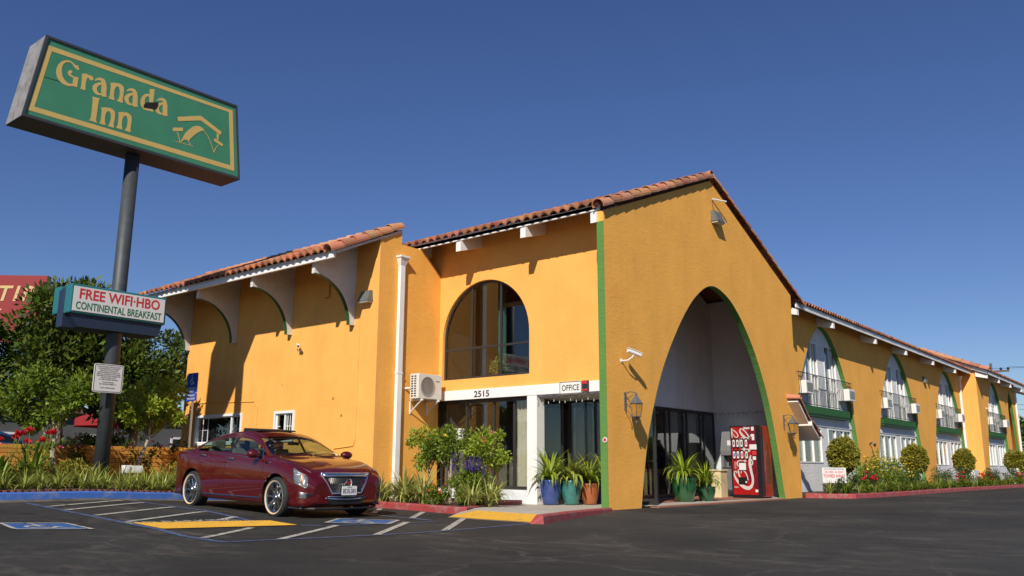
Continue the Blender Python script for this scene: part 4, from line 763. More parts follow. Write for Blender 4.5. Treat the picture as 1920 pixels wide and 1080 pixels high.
m.tube([(.0, -.5, .30), (.06, -.47, .31), (.14, -.43, .31)], .025, 7); m.build('wall_bracket', MAT['plastic_white'], AC)
def window_ac():
    t = thing('window_air_conditioner', '', 'air conditioner', (0, 0, 0), 0, 'window air conditioners on the wing balconies')
    m = MB(); m.bbox((-.1, -.34, -.22), (.42, .34, .22), .012); m.build('casing', MAT['plastic_white'], t)
    m = MB(); m.box((.4205, -.27, -.15), (.424, .27, .15)); m.build('vent', MAT['room_wall'], t)
    m = MB()
    for i in range(9): m.box((.4245, -.27 + i * .0675 - .006, -.15), (.43, -.27 + i * .0675 + .006, .15))
    m.build('grille', MAT['galvanised'], t); return t
wa = window_ac(); first = True; nm = ['first', 'second', 'third', 'fourth']
for k, (yc, xw, s) in enumerate(((15.45, SX_, .975), (24.7, SX_, .975), (33.85, SX_, .975), (41.9, X2, .92))):
    for side, dy in (('left', -2.15), ('right', 2.2)):
        o = wa if first else copy_tree(wa); first = False
        o.location = (xw - .20 + (.05 if side == 'right' else 0), yc + dy * s, 3.62); o['label'] = 'white window air conditioner on the %s side of the %s balcony from the entrance arch' % (side, nm[k])
# ------------------------------------------------------------------ vending, ice machine, bin
mat('coke_red', (.36, .010, .010), .3, coat=.3, var=(3, .25), spec=.5); mat('coke_shade_red', (.16, .008, .02), .25, coat=.6); mat('coke_script', (.55, .50, .47), .35); mat('brown_bottle', (.16, .03, .012), .35, var=(6, .3)); mat('steel_grey', (.20, .20, .21), .4, metal=.2, var=(4, .08))
VX0, VX1, VY0, VY1, VZ = -1.15, -.20, 8.50, 9.22, 2.12
VM = thing('vending_machine', 'red soft drink vending machine with white script under the tall arch', 'vending machine', ((VX0 + VX1) / 2, (VY0 + VY1) / 2, .045))
wbuild(MB().bbox((VX0, VY0 + .04, .07), (VX1, VY1, VZ), .015), 'cabinet', 'coke_red', VM)
m = MB(); m.bbox((VX0, VY0, .05), (VX1, VY0 + .05, VZ + .01), .008); m.box((VX1 - .0, VY0 + .05, .1), (VX1 + .004, VY0 + .16, VZ - .02)); wbuild(m, 'door_frame', 'black_metal', VM)
FX0, FX1, FZ0, FZ1 = VX0 + .04, VX1 - .15, .13, VZ - .03
wbuild(MB().box((FX0, VY0 - .008, FZ0), (FX1, VY0, FZ1)), 'front_panel', 'coke_red', VM)
FF = lambda u, v, y=VY0 - .012: (FX0 + (FX1 - FX0) * u, y, FZ1 - (FZ1 - FZ0) * v)
q = lambda a, b: ((a - 105) / 385., (b - 60) / 915.)
m = MB(); m.poly([FF(*q(a, b), VY0 - .0095) for a, b in ((490, 60), (400, 60), (330, 200), (420, 380), (380, 560), (330, 700), (380, 830), (470, 900), (490, 970))]); wbuild(m, 'panel_shade', 'coke_shade_red', VM)  # darker red patch: shading across the front panel, put into the colour
def stroke(m, pts, w_):
    P = smooth2([q(*p) for p in pts], 4); W = np.interp(np.linspace(0, 1, len(P)), np.linspace(0, 1, len(w_)), w_)
    asp = (FZ1 - FZ0) / (FX1 - FX0); L_, R_ = [], []
    for i, p in enumerate(P):
        a = P[max(i - 1, 0)]; b = P[min(i + 1, len(P) - 1)]; dx, dz = b[0] - a[0], (b[1] - a[1]) * asp; l = math.hypot(dx, dz) or 1
        nx, nz = -dz / l, dx / l / asp; h = W[i] / 385 / 2; L_.append((p[0] + nx * h, p[1] + nz * h)); R_.append((p[0] - nx * h, p[1] - nz * h))
    n = len(P); k = stroke.k; stroke.k += .0003
    m.add([FF(*p, VY0 - .012 - k) for p in L_] + [FF(*p, VY0 - .012 - k) for p in R_], [(i, i + 1, n + i + 1, n + i) for i in range(n - 1)])
stroke.k = 0
m = MB()
stroke(m, [(405, 445), (385, 500), (382, 570), (395, 660), (415, 760), (402, 840), (350, 885), (280, 875), (210, 830), (155, 770), (128, 710), (135, 665), (165, 668), (160, 690)], (14, 34, 44, 40, 34, 36, 52, 54, 46, 34, 22, 14, 14, 10))
stroke(m, [(400, 500), (428, 545), (405, 580)], (22, 18, 20))
stroke(m, [(340, 780), (325, 710), (280, 655), (225, 640), (195, 655), (205, 720), (235, 760)], (14, 16, 18, 24, 26, 24, 16))
stroke(m, [(235, 690), (250, 650), (330, 640)], (12, 14, 16))
stroke(m, [(200, 600), (180, 555), (205, 520), (250, 515), (330, 520)], (16, 20, 18, 16, 10))
stroke(m, [(310, 430), (325, 500), (300, 540)], (10, 26, 18))
stroke(m, [(395, 380), (330, 375), (265, 340), (240, 290), (240, 240), (285, 205), (330, 240)], (40, 50, 44, 30, 20, 14, 10))
stroke(m, [(410, 215), (340, 210), (280, 165), (250, 115), (265, 85), (300, 95), (350, 140), (385, 190), (405, 225)], (20, 30, 36, 26, 16, 14, 18, 22, 30))
stroke(m, [(405, 75), (350, 80), (310, 60)], (30, 24, 10)); stroke(m, [(320, 60), (300, 110), (350, 60)], (10, 12, 10))
stroke(m, [(125, 205), (115, 150), (118, 75)], (14, 16, 16)); stroke(m, [(118, 90), (160, 110), (205, 150), (212, 190), (180, 200), (140, 160), (120, 110)], (8, 16, 16, 18, 12, 10, 8))
stroke(m, [(120, 880), (130, 868), (145, 885), (160, 868), (182, 885)], (8, 8, 8, 8, 8))
text_mesh(m, 'ICE COLD', .05, FF(*q(150, 580), VY0 - .0126), (0, 0, 1), (-1, 0, 0), width=.20, bold=.02); wbuild(m, 'script', 'coke_script', VM)
for i in range(8):
    cx, cz = (145, 205, 270, 342)[i % 4], (282, 440)[i // 4]; a = q(cx, cz)
    def oval(s, y, ks=8): 
        px, pz, _ = FF(a[0], a[1])[0], FF(a[0], a[1])[2], 0; w_, h_ = .045 * s, .085 * s
        return [(px + w_ * math.cos(t), pz + (h_ if math.sin(t) > 0 else -h_) + w_ * math.sin(t)) for t in [math.pi * 2 * k / 16 for k in range(16)]]
    b = wbuild(MB().prism([oval(1.15, 0)], 'y', VY0 - .030, VY0 - .013), 'button', 'black_metal', VM)
    c = MB().prism([oval(.82, 0)], 'y', VY0 - .033, VY0 - .0305).build('button_face', MAT[('sign_white', 'sign_white', 'sign_white', 'sign_white', 'sign_white', 'sign_white', 'sign_white', 'sign_white')[i]], b)
    px, pz = FF(a[0], a[1])[0], FF(a[0], a[1])[2]; MB().box((px - .018, VY0 - .0345, pz - .05), (px + .018, VY0 - .0333, pz + .05)).build('button_logo', MAT[('coke_red', 'coke_red', 'green_text', 'flower_pink', 'sign_blue', 'sign_blue', 'coke_red', 'green_text')[i]], b)
def vrect(name, m_, a, b, c, d, y0=.02, y1=.012):
    p0, p1 = FF(*q(a, b)), FF(*q(c, d)); return wbuild(MB().box((p0[0], VY0 - y0, p1[2]), (p1[0], VY0 - y1, p0[2])), name, m_, VM)
vrect('delivery_frame', 'black_metal', 203, 540, 330, 655, .022); vrect('notice', 'sign_white', 212, 550, 321, 645, .0235, .0222); vrect('delivery_door', 'black_metal', 195, 740, 330, 835, .03)
vrect('label_strip', 'sign_white', 303, 795, 326, 818, .032, .0302)
for a, b, c, d in ((430, 60, 470, 112), (418, 160, 472, 195), (434, 197, 472, 242), (390, 300, 500, 368), (432, 462, 482, 508), (448, 905, 490, 938)): vrect('sticker', 'sign_white', a, b, c, d, .016, .0125)
vrect('price_panel', 'red_text', 428, 388, 494, 442, .018)
m = MB(); zs = np.interp; m.prism([[(VY0 + .30, .45), (VY0 + .62, .45), (VY0 + .62, 1.05), (VY0 + .60, 1.22), (VY0 + .53, 1.42), (VY0 + .52, 1.62), (VY0 + .40, 1.62), (VY0 + .39, 1.42), (VY0 + .32, 1.22), (VY0 + .30, 1.05)]], 'x', VX1 + .001, VX1 + .004); wbuild(m, 'bottle_picture', 'brown_bottle', VM)
IM = thing('ice_machine', 'grey ice dispenser on legs between the cream cabinet and vending machine', 'ice machine', (-1.2, 8.5, .05))
x0, x1, y0, y1 = -1.97, -1.22, 9.5, 10.4
wbuild(MB().bbox((x0, y0, .22), (x1, y1, .92), .012), 'base', 'steel_grey', IM)
m = MB(); m.bbox((x0, y0 + .25, .92), (x1, y1, 1.30), .01); m.bbox((x0, y0, 1.28), (x1, y1, 1.42), .01); m.prism([[(y0, 1.42), (y1, 1.42), (y1, 2.02), (y0 + .16, 2.02)]], 'x', x0, x1); m.bbox((x0, y0 + .02, .92), (x0 + .09, y1, 1.30), .005); m.bbox((x1 - .09, y0 + .02, .92), (x1, y1, 1.30), .005); wbuild(m, 'bin', 'steel_grey', IM)
m = MB(); m.bbox(((x0 + x1) / 2 - .14, y0 + .04, 1.10), ((x0 + x1) / 2 + .14, y0 + .25, 1.27), .03); m.box((x0 + .06, y0 - .006, .88), (x1 - .06, y0 + .02, .915)); wbuild(m, 'spout', 'black_metal', IM)
wbuild(MB().box((x0 + .22, y0 + .045, 1.52), (x1 - .02, y0 + .055, 1.74)), 'notice', 'sign_white', IM)
for xx in (x0 + .05, x1 - .08):
    for yy in (y0 + .05, y1 - .08): wbuild(MB().tube([(xx, yy, .05), (xx, yy, .22)], .02, 7), 'leg', 'steel_grey', IM)
mat('cream_paint', (.66, .55, .32), .5, var=(4, .05))
CB = thing('cabinet', 'cream painted box with a lid beside the grey ice dispenser', 'cabinet', (-1.5, 7.0, .05))
m = MB(); m.bbox((-1.73, 8.3, .03), (-1.42, 8.75, .80), .01); wbuild(m, 'body', 'cream_paint', CB); m = MB(); m.bbox((-1.76, 8.27, .80), (-1.39, 8.78, .85), .008); wbuild(m, 'lid', 'cream_paint', CB)
# dangling string lights along the beam and the passage
def string_lights(P, n, lab, amp=.05, drop=.16):
    t = thing('string_lights', lab, 'string lights', P[0]); m = MB(); pts = []
    for i in range(n * 3 + 1): u = i / (n * 3); k = u * (len(P) - 1); j = min(int(k), len(P) - 2); p = Vector(P[j]).lerp(Vector(P[j + 1]), k - j); pts.append(p - Vector((0, 0, amp * math.sin(math.pi * ((i % 3) / 3)))))
    m.tube(pts, .006, 4)
    for i in range(n * 3): 
        if i % 2 == 0: d = rnd.uniform(.5, 1) * drop; m.tube([pts[i], pts[i] - Vector((0, 0, d))], .005, 4)
    wbuild(m, 'cable', 'black_metal', t)
    for i in range(0, n * 3, 2): 
        p = pts[i] - Vector((0, 0, drop * .6)); wbuild(MB().tube([p, p - Vector((0, 0, .06))], [.004, .011], 5), 'bulb', 'frosted', t)
    return t
string_lights([(-2.45, .72, 2.58), (-.25, .72, 2.58)], 9, 'string of small icicle lights under the white beam by the pots')
string_lights([(-2.66, 2.4, 2.68), (-2.66, 10.7, 2.68), (-.25, 10.7, 2.70)], 20, 'string of icicle lights along the arched passage wall')
# tow-away sign in the wing bed
TS = thing('tow_sign', 'white TOWED AWAY warning board with red letters among the plants', 'sign', (.75, 11.75, .12))
TSR = R(38)   # turned towards the driveway
TS.rotation_euler = (0, 0, TSR)
MB().prism([rrect(-.37, .33, .37, .80, .02)], 'y', -.008, .008).build('board', MAT['sign_white'], TS)
m = MB(); text_mesh(m, 'TOWED AWAY', .095, (0, -.0095, .545), (1, 0, 0), (0, 0, 1), width=.68, bold=.02); text_mesh(m, '24 HRS. A DAY', .07, (0, -.0095, .665), (1, 0, 0), (0, 0, 1), width=.6, bold=.01); m.build('lettering', MAT['red_text'], TS)
m = MB(); text_mesh(m, 'UNAUTHORIZED VEHICLES', .035, (0, -.0095, .755), (1, 0, 0), (0, 0, 1), width=.62, bold=.01); m.build('lettering', MAT['black_text'], TS)
for x in (-.25, .25): MB().box((x - .012, .009, -.1), (x + .012, .028, .78)).build('stake', MAT['galvanised'], TS)
# white utility boxes
def ubox(a, b, lab, post=False):
    t = thing('utility_box', lab, 'utility box', ((a[0] + b[0]) / 2, (a[1] + b[1]) / 2, a[2])); wbuild(MB().bbox(a, b, .01), 'case', 'plastic_white', t)
    wbuild(MB().box((b[0], a[1] + .04, a[2] + .04), (b[0] + .004, b[1] - .04, b[2] - .04)), 'cover', 'white_frame', t)
    if post: wbuild(MB().tube([((a[0] + b[0]) / 2, (a[1] + b[1]) / 2, a[2] - .4), ((a[0] + b[0]) / 2, (a[1] + b[1]) / 2, a[2])], .035, 8), 'post', 'galvanised', t)
    return t
ubox((-9.0, -6.12, .72), (-8.84, -5.98, .90), 'small white utility box on a post right of the sign pole', True); ubox((-8.98, -5.95, .73), (-8.86, -5.68, .89), 'wide white utility box beside the smaller one by the sign pole', True)
ubox((.1, 33.0, .1), (.5, 34.2, .85), 'low white box at the foot of the third arch'); ubox((1.0, 39.5, .1), (1.4, 41.4, .95), 'large white box beyond the projecting corner of the wing')
# ------------------------------------------------------------------ the dark red saloon car
def car_paint(name, c, c2):
    m = mat(name, c, .38, metal=.15, coat=1.0, spec=.3); m.node_tree.nodes['Principled BSDF'].inputs['Coat IOR'].default_value = 1.62; nt = m.node_tree; N = nt.nodes; L = nt.links; b = N['Principled BSDF']
    n = N.new('ShaderNodeTexNoise'); n.inputs['Scale'].default_value = 900; tc = N['Texture Coordinate']; L.new(tc.outputs['Object'], n.inputs['Vector'])
    mx = N.new('ShaderNodeMix'); mx.data_type = 'RGBA'; mx.inputs[6].default_value = (*c, 1); mx.inputs[7].default_value = (*c2, 1); L.new(n.outputs['Fac'], mx.inputs[0]); L.new(mx.outputs[2], b.inputs['Base Color']); return m
car_paint('red_car_paint', (.066, .001, .0022), (.11, .0016, .0032)); car_paint('blue_car_paint', (.02, .06, .16), (.03, .09, .22))
mat('tyre', (.018, .018, .018), .75, bump=[(40, .002, 3)]); mat('whitewall', (.62, .47, .28), .6); mat('trim_black', (.012, .012, .013), .45); mat('seat', (.22, .19, .15), .8); mat('mesh_grille', (.10, .10, .10), .3, metal=.8)
mat('headlamp', (.40, .40, .38), .10, metal=.8, coat=1, bump=[(30, .03, 3)]); mat('amber', (.75, .18, .02), .2, coat=1); mat('tail_red', (.35, .01, .01), .2, coat=1); mat('plate_white', (.70, .70, .68), .45)
def interp(tab, x):
    """monotone cubic through a table"""
    X = [t[0] for t in tab]; Y = [t[1] for t in tab]; n = len(X); h = [X[i + 1] - X[i] for i in range(n - 1)]; d = [(Y[i + 1] - Y[i]) / h[i] for i in range(n - 1)]
    mm = [d[0]] + [0 if d[i - 1] * d[i] <= 0 else 2 * d[i - 1] * d[i] / (d[i - 1] + d[i]) for i in range(1, n - 1)] + [d[-1]]
    x = min(max(x, X[0]), X[-1]); i = max(0, min(n - 2, sum(1 for q in X if q <= x) - 1)); t = (x - X[i]) / h[i]
    return (2 * t ** 3 - 3 * t * t + 1) * Y[i] + (t ** 3 - 2 * t * t + t) * h[i] * mm[i] + (-2 * t ** 3 + 3 * t * t) * Y[i + 1] + (t ** 3 - t * t) * h[i] * mm[i + 1]
ZT = [(-2.52, .90), (-2.47, 1.03), (-2.38, 1.085), (-1.92, 1.115), (-1.60, 1.24), (-1.25, 1.355), (-.85, 1.435), (-.3, 1.472), (.08, 1.44), (.36, 1.36), (1.10, 1.03), (1.6, .955), (2.0, .85), (2.17, .775), (2.25, .70), (2.30, .60)]
ZB = [(-2.52, .86), (-2.38, 1.00), (-1.9, 1.04), (-1.0, 1.00), (0, .965), (1.1, .93), (1.6, .89), (2.0, .785), (2.17, .72), (2.25, .66), (2.30, .575)]
ZR = [(-2.52, .88), (-2.38, 1.055), (-1.92, 1.075), (-1.60, 1.165), (-1.25, 1.27), (-.85, 1.345), (-.3, 1.385), (.08, 1.36), (.36, 1.29), (1.10, .985), (1.6, .925), (2.0, .82), (2.17, .75), (2.25, .68), (2.30, .59)]
YW = [(-2.52, .66), (-2.44, .80), (-2.2, .885), (-1.5, .925), (0, .905), (1.45, .925), (1.9, .905), (2.1, .865), (2.22, .79), (2.30, .65)]
YB = [(-2.52, .60), (-2.44, .74), (-2.2, .85), (-1.5, .875), (0, .865), (1.1, .875), (1.6, .87), (1.95, .84), (2.12, .79), (2.22, .73), (2.30, .60)]
YR = [(-2.52, .55), (-2.4, .69), (-1.92, .72), (-1.5, .66), (-1.0, .60), (-.3, .585), (.1, .59), (.36, .615), (1.10, .76), (1.6, .77), (1.95, .74), (2.12, .69), (2.30, .52)]
Z0 = [(-2.52, .42), (-2.44, .30), (-2.2, .22), (-1, .19), (1, .19), (2.0, .19), (2.2, .20), (2.30, .26)]
_rc = {}
def ring(x):
    k = round(x, 4)
    if k in _rc: return _rc[k]
    zt, zb_, zr, yw, yb, yr, z0 = (interp(t, x) for t in (ZT, ZB, ZR, YW, YB, YR, Z0)); zm = z0 + (zb_ - z0) * .55
    P = [(0, z0), (yw * .80, z0), (yw * .955, z0 + .03), (yw * .975, z0 + .13), (yw, zm), (yw * .992, zm + (zb_ - zm) * .62), (yb + .022, zb_ - .035), (yb, zb_), (yr, zr), (yr - .07, zr + (zt - zr) * .55), (yr * .5, zt - .012 * (1 if x > .36 or x < -1.9 else 1)), (0, zt)]
    _rc[k] = P; return P
def S(x, v, side=-1):
    """body surface: x along the car, v 0..11 up the section, side -1 = right"""
    P = ring(x); i = max(0, min(10, int(v))); t = v - i
    if i in (7,): p = [P[7][j] + (P[8][j] - P[7][j]) * t + (.010 * math.sin(math.pi * t) if j == 0 else 0) for j in (0, 1)]
    else:
        p0 = P[i - 1] if i - 1 >= 0 and i != 8 else P[i]; p1, p2 = P[i], P[i + 1]; p3 = P[i + 2] if i + 2 <= 11 and i != 6 else P[i + 1]
        if i == 10: p3 = (-P[10][0], P[10][1])
        p = [.5 * ((2 * p1[j]) + (-p0[j] + p2[j]) * t + (2 * p0[j] - 5 * p1[j] + 4 * p2[j] - p3[j]) * t * t + (-p0[j] + 3 * p1[j] - 3 * p2[j] + p3[j]) * t ** 3) for j in (0, 1)]
    xx = -1.44 + (x + 1.44) * .86 if x < -1.44 else (1.44 + (x - 1.44) * .885 if x > 1.44 else x)
    return Vector((xx, side * p[0], p[1]))
def Nn(x, v, side=-1):
    a = S(min(x + .01, 2.299), v, side) - S(x - .01, v, side); b = S(x, min(v + .05, 11), side) - S(x, v - .05, side); n = a.cross(b)
    n = n * (1 if side < 0 else -1); n.normalize(); 
    if n.y * side < 0 and abs(n.y) > .15: n = -n
    elif abs(n.y) <= .15 and n.z < 0: n = -n
    return n
WR, AR = .335, .395
AX = (1.44, -1.44)
def make_car(paint, label, cat='car'):
    car = thing('parked_car', label, cat)
    brk = sorted([-2.52, -2.44, -2.35, -1.92, -1.60, -1.42, -1.22, -.32, -.24, .36, .86, 1.02, 1.10, 2.0, 2.17, 2.25, 2.30])
    xs = []
    for a, b in zip(brk, brk[1:]):
        n = max(1, int((b - a) / .045 + .5)); xs += [a + (b - a) * i / n for i in range(n)]
    xs.append(2.30)
    vs_ = []
    for i in range(11): n = {0: 1, 1: 3, 2: 3, 3: 6, 4: 6, 5: 4, 6: 3, 7: 6, 8: 3, 9: 4, 10: 4}[i]; vs_ += [i + k / n for k in range(n)]
    vs_.append(11)
    groups = {}
    def grp(x, v, p):
        if v > 10.98: pass
        gx = x
        if 7.12 < v < 7.9:
            if -1.42 < gx < -.32: return 'rear_side_window'
            if -.24 < gx < .86: return 'front_side_window'
            if -.32 <= gx <= -.24: return 'pillar'
        if v > 8.5 and .36 < gx < 1.02: return 'windscreen'
        if v > 8.5 and -1.92 < gx < -1.25: return 'rear_window'
        if v > 8.4 and 1.10 < gx < 2.17: return 'bonnet'
        if v > 8.4 and gx < -1.92 and gx > -2.44: return 'boot_lid'
        if 2.7 < v < 7.0:
            if -.28 < gx < 1.02: return 'front_door'
            if -1.22 < gx <= -.28: return 'rear_door'
        return 'body'
    for side in (-1, 1):
        grid = {}
        for i, x in enumerate(xs):
            for j, v in enumerate(vs_):
                p = S(x, v, side)
                if 1 <= v <= 6:
                    for ax in AX:     # snap to a clean wheel opening
                        d = math.hypot(p.x - ax, p.z - WR)
                        if abs(d - AR) < .030 and p.z < .78: p.x = ax + (p.x - ax) * AR / d; p.z = WR + (p.z - WR) * AR / d
                grid[i, j] = p
        for i in range(len(xs) - 1):
            for j in range(len(vs_) - 1):
                q4 = [grid[i, j], grid[i + 1, j], grid[i + 1, j + 1], grid[i, j + 1]]; c = sum(q4, Vector()) / 4
                if any(math.hypot(c.x - ax, c.z - WR) < AR for ax in AX) and vs_[j] < 6: continue
                if vs_[j] < 1: pass
                g = grp((xs[i] + xs[i + 1]) / 2, (vs_[j] + vs_[j + 1]) / 2, c); key = g + ('' if g in ('body', 'bonnet', 'windscreen', 'rear_window', 'boot_lid') else '|%d' % side)
                m, idx = groups.setdefault(key, (MB(), {}))
                f = []
                for a, b in ((i, j), (i + 1, j), (i + 1, j + 1), (i, j + 1)):
                    kk = (a, b, side if b < len(vs_) - 1 else 0)
                    if kk not in idx: idx[kk] = len(m.v); m.v.append(tuple(grid[a, b]))
                    f.append(idx[kk])
                m.f.append(tuple(f)); m.m.append(0)
    m, idx = groups['body']    # nose and tail caps
    for x in (2.30, -2.52):
        L_ = [S(x, v, -1) for v in vs_] + [S(x, v, 1) for v in reversed(vs_[1:-1])]; m.poly(L_)
    parts = {}
    for key, (m, _) in groups.items():
        nm_ = key.split('|')[0]; mt = MAT[paint]
        if 'window' in nm_ or nm_ == 'windscreen': mt = MAT['car_glass']
        if nm_ == 'pillar': mt = MAT['trim_black']
        o = m.build(nm_, mt, car, smooth=True); parts[key] = o
        if len(o.data.vertices) and nm_ in ('body',):
            pass
    def line(m, pts, r=.006, off=.002): m.tube([S(x, v, s) + Nn(x, v, s) * off for x, v, s in pts], r, 5)
    m = MB()     # shut lines
    for s in (-1, 1):
        for x in (1.02, -.28): line(m, [(x, v / 4, s) for v in range(12, 28)], .004, .0)
        line(m, [(-1.22 - .0 * v, 5.0 + v / 4, s) for v in range(0, 9)], .004, .0)
        line(m, [(x, 2.75, s) for x in np.linspace(-.95, 1.0, 12)], .003, .0)
        line(m, [(1.12 + i * .08, 8.4, s) for i in range(14)], .005, .0)
    line(m, [(1.10, 8.5 + .25 * k, -1) for k in range(11)], .006, .002); line(m, [(1.10, 8.5 + .25 * k, 1) for k in range(11)], .006, .002)
    m.build('shut_lines', MAT['trim_black'], car)
    m = MB()     # chrome window surround and sill strip
    for s in (-1, 1):
        line(m, [(x, 7.06, s) for x in np.linspace(-1.46, .90, 24)], .010, .004)
        line(m, [(x, 7.93 if x < .7 else 7.93 - (x - .7) * 3, s) for x in np.linspace(-1.46, .95, 24)], .007, .004)
        line(m, [(x, 2.75 + .15 * (x + 1) / 2, s) for x in np.linspace(-1.0, .98, 14)], .012, .010)
    m.build('chrome_trim', MAT['chrome_dull'], car)
    for s in (-1, 1):
        for x, v in ((.02, 6.0), (-.98, 6.05)):
            a, b = S(x, v, s), S(x - .20, v + .05, s); n = Nn(x - .1, v, s); n_ = n * .03; m = MB(); m.tube([a + n * .004, a + n_, (a + b) / 2 + n * .038, b + n_, b + n * .004], .013, 8)
            m.build('door_handle', MAT['chrome'], parts['front_door|%d' % s if x > -.3 else 'rear_door|%d' % s], smooth=True)
        # side vent behind front wheel arch
        m = MB(); qv = [(1.22, 6.35), (1.06, 6.25), (1.10, 5.75), (1.27, 5.95)]; 
        m.poly([S(x, v, s) + Nn(x, v, s) * .010 for x, v in qv]); m.build('side_vent', MAT['chrome'], car)
        # mirror
        b = S(.80, 7.15, s); m = MB(); c = b + Vector((.02, s * .14, .075))
        bm = bmesh.new(); bmesh.ops.create_uvsphere(bm, u_segments=18, v_segments=12, radius=1)
        for v in bm.verts:
            x, y, z = v.co; x = max(x, -.55); v.co = c + Vector((x * .09, y * .125, z * .075))
        bm.verts.index_update(); m.add([v.co[:] for v in bm.verts], [[v.index for v in f.verts] for f in bm.faces]); bm.free(); m.tube([b + Vector((.0, -s * .02, .01)), c + Vector((0, -s * .06, -.03))], .028, 8); m.build('mirror', MAT[paint], car, smooth=True)
        # head and tail lamps: patches of the body surface standing slightly proud
        def patch(name, quad, mt, off, nu=8, nv=8, parent=car):
            m = MB(); vs = []
            for j in range(nv + 1):
                for i in range(nu + 1):
                    u, w_ = i / nu, j / nv; x = (quad[0][0] * (1 - u) + quad[1][0] * u) * (1 - w_) + (quad[3][0] * (1 - u) + quad[2][0] * u) * w_; v = (quad[0][1] * (1 - u) + quad[1][1] * u) * (1 - w_) + (quad[3][1] * (1 - u) + quad[2][1] * u) * w_
                    e = min(u, 1 - u, w_, 1 - w_); vs.append(S(x, v, s) + Nn(x, v, s) * (off if e > 0 else -.002))
            n = nu + 1; m.add(vs, [(j * n + i, j * n + i + 1, (j + 1) * n + i + 1, (j + 1) * n + i) for j in range(nv) for i in range(nu)])
            return m.build(name, MAT[mt], parent, smooth=True)
        hl = patch('headlight', [(2.01, 4.35), (2.262, 4.2), (2.205, 7.1), (1.85, 7.5)], 'headlamp', .010)
        patch('indicator', [(2.185, 4.5), (2.215, 4.45), (2.135, 6.95), (2.10, 7.0)], 'amber', .0125, 3, 8, hl)
        patch('lamp_surround', [(1.99, 4.25), (2.27, 4.1), (2.21, 7.25), (1.83, 7.62)], 'trim_black', .004)
        patch('tail_light', [(-2.50, 4.6), (-2.40, 4.6), (-2.30, 7.3), (-2.46, 7.3)], 'tail_red', .010)
        patch('fog_lamp', [(2.13, 3.12), (2.235, 3.05), (2.235, 3.75), (2.13, 3.8)], 'headlamp', .012)
        patch('fog_recess', [(2.235, 3.1), (2.292, 3.05), (2.292, 3.7), (2.235, 3.75)], 'trim_black', .006)
        # wheel housings
        for ax in AX:
            m = MB(); K = 20; vs = []
            for yy in (.90, .52):
                for k in range(K + 1): a = R(-20 + 220 * k / K); vs.append((ax + (AR + .004) * math.cos(a), s * yy, WR + (AR + .004) * math.sin(a)))
            m.add(vs, [(k, k + 1, K + 2 + k, K + 1 + k) for k in range(K)]); m.poly(vs[K + 1:]); m.build('wheel_housing', MAT['trim_black'], car)
    # grille, badge, plate, lower intake
    def GF(u, v, o=0): 
        """shield plane on the nose: u -1..1, v 0 bottom..1 top"""
        return Vector((2.345 - .075 * v * v - .05 * u * u + o, u * (.30 + .20 * v), .425 + .325 * v))
    def gp_(name, mt, u0, u1, v0, v1, o, parent=car, n=10):
        m = MB(); vs = [GF(u0 + (u1 - u0) * i / n, v0 + (v1 - v0) * j / n, o) for j in range(n + 1) for i in range(n + 1)]; k = n + 1
        m.add(vs, [(j * k + i, j * k + i + 1, (j + 1) * k + i + 1, (j + 1) * k + i) for j in range(n) for i in range(n)]); return m.build(name, MAT[mt], parent)
    g = gp_('grille', 'trim_black', -.97, .97, .03, .97, -.004)
    m = MB()
    for i in range(-16, 17): m.tube([GF(max(-.96, min(.96, i / 12 + d * .25)), .04 + .90 * t, .004) for t, d in ((0, -1), (.5, 0), (1, 1))], .0045, 4, False); m.tube([GF(max(-.96, min(.96, i / 12 - d * .25)), .04 + .90 * t, .004) for t, d in ((0, -1), (.5, 0), (1, 1))], .0045, 4, False)
    m.build('grille_mesh', MAT['mesh_grille'], g)
    m = MB(); loop = [GF(u, 1, .012) for u in np.linspace(-1, 1, 12)] + [GF(1, v, .012) for v in np.linspace(.9, .1, 6)] + [GF(u, 0, .012) for u in np.linspace(1, -1, 12)] + [GF(-1, v, .012) for v in np.linspace(.1, 1, 7)]; m.tube(loop, .016, 8)
    m.tube([GF(u, .90, .012) for u in np.linspace(-.97, .97, 12)], .030, 8); m.build('grille_surround', MAT['chrome'], g, smooth=True)
    bc = GF(0, .50, .025); m = MB(); 
    for k in range(20): a0, a1 = R(k * 18), R(k * 18 + 18); m.tube([bc + Vector((0, .062 * math.sin(a0), .068 * math.cos(a0))), bc + Vector((0, .062 * math.sin(a1), .068 * math.cos(a1)))], .010, 5)
    bd = m.build('badge', MAT['chrome'], car)
    m = MB(); m.prism([[(-.040, bc.z + .032), (.040, bc.z + .032), (.036, bc.z - .012), (0, bc.z - .045), (-.036, bc.z - .012)]], 'x', bc.x - .01, bc.x + .004); m.build('shield', MAT['coke_red'], bd)
    m = MB(); m.box((bc.x + .005, -.04, bc.z - .003), (bc.x + .0065, .04, bc.z + .003)); m.box((bc.x + .0066, -.003, bc.z - .04), (bc.x + .008, .003, bc.z + .031)); m.build('shield_lines', MAT['chrome'], bd)
    pl = MB(); pl.prism([rrect(-.155, .395, .155, .545, .012)], 'x', 2.378, 2.386); po = pl.build('number_plate', MAT['plate_white'], car)
    m = MB(); text_mesh(m, '8DIL081', .075, (2.3875, 0, .462), (0, 1, 0), (0, 0, 1), width=.27, bold=.01); text_mesh(m, 'California', .022, (2.3875, 0, .525), (0, 1, 0), (0, 0, 1), width=.10, bold=.01); m.build('lettering', MAT['black_text'], po)
    m = MB(); m.prism([rrect(-.165, .385, .165, .555, .012)], 'x', 2.350, 2.377); m.build('plate_frame', MAT['trim_black'], po)
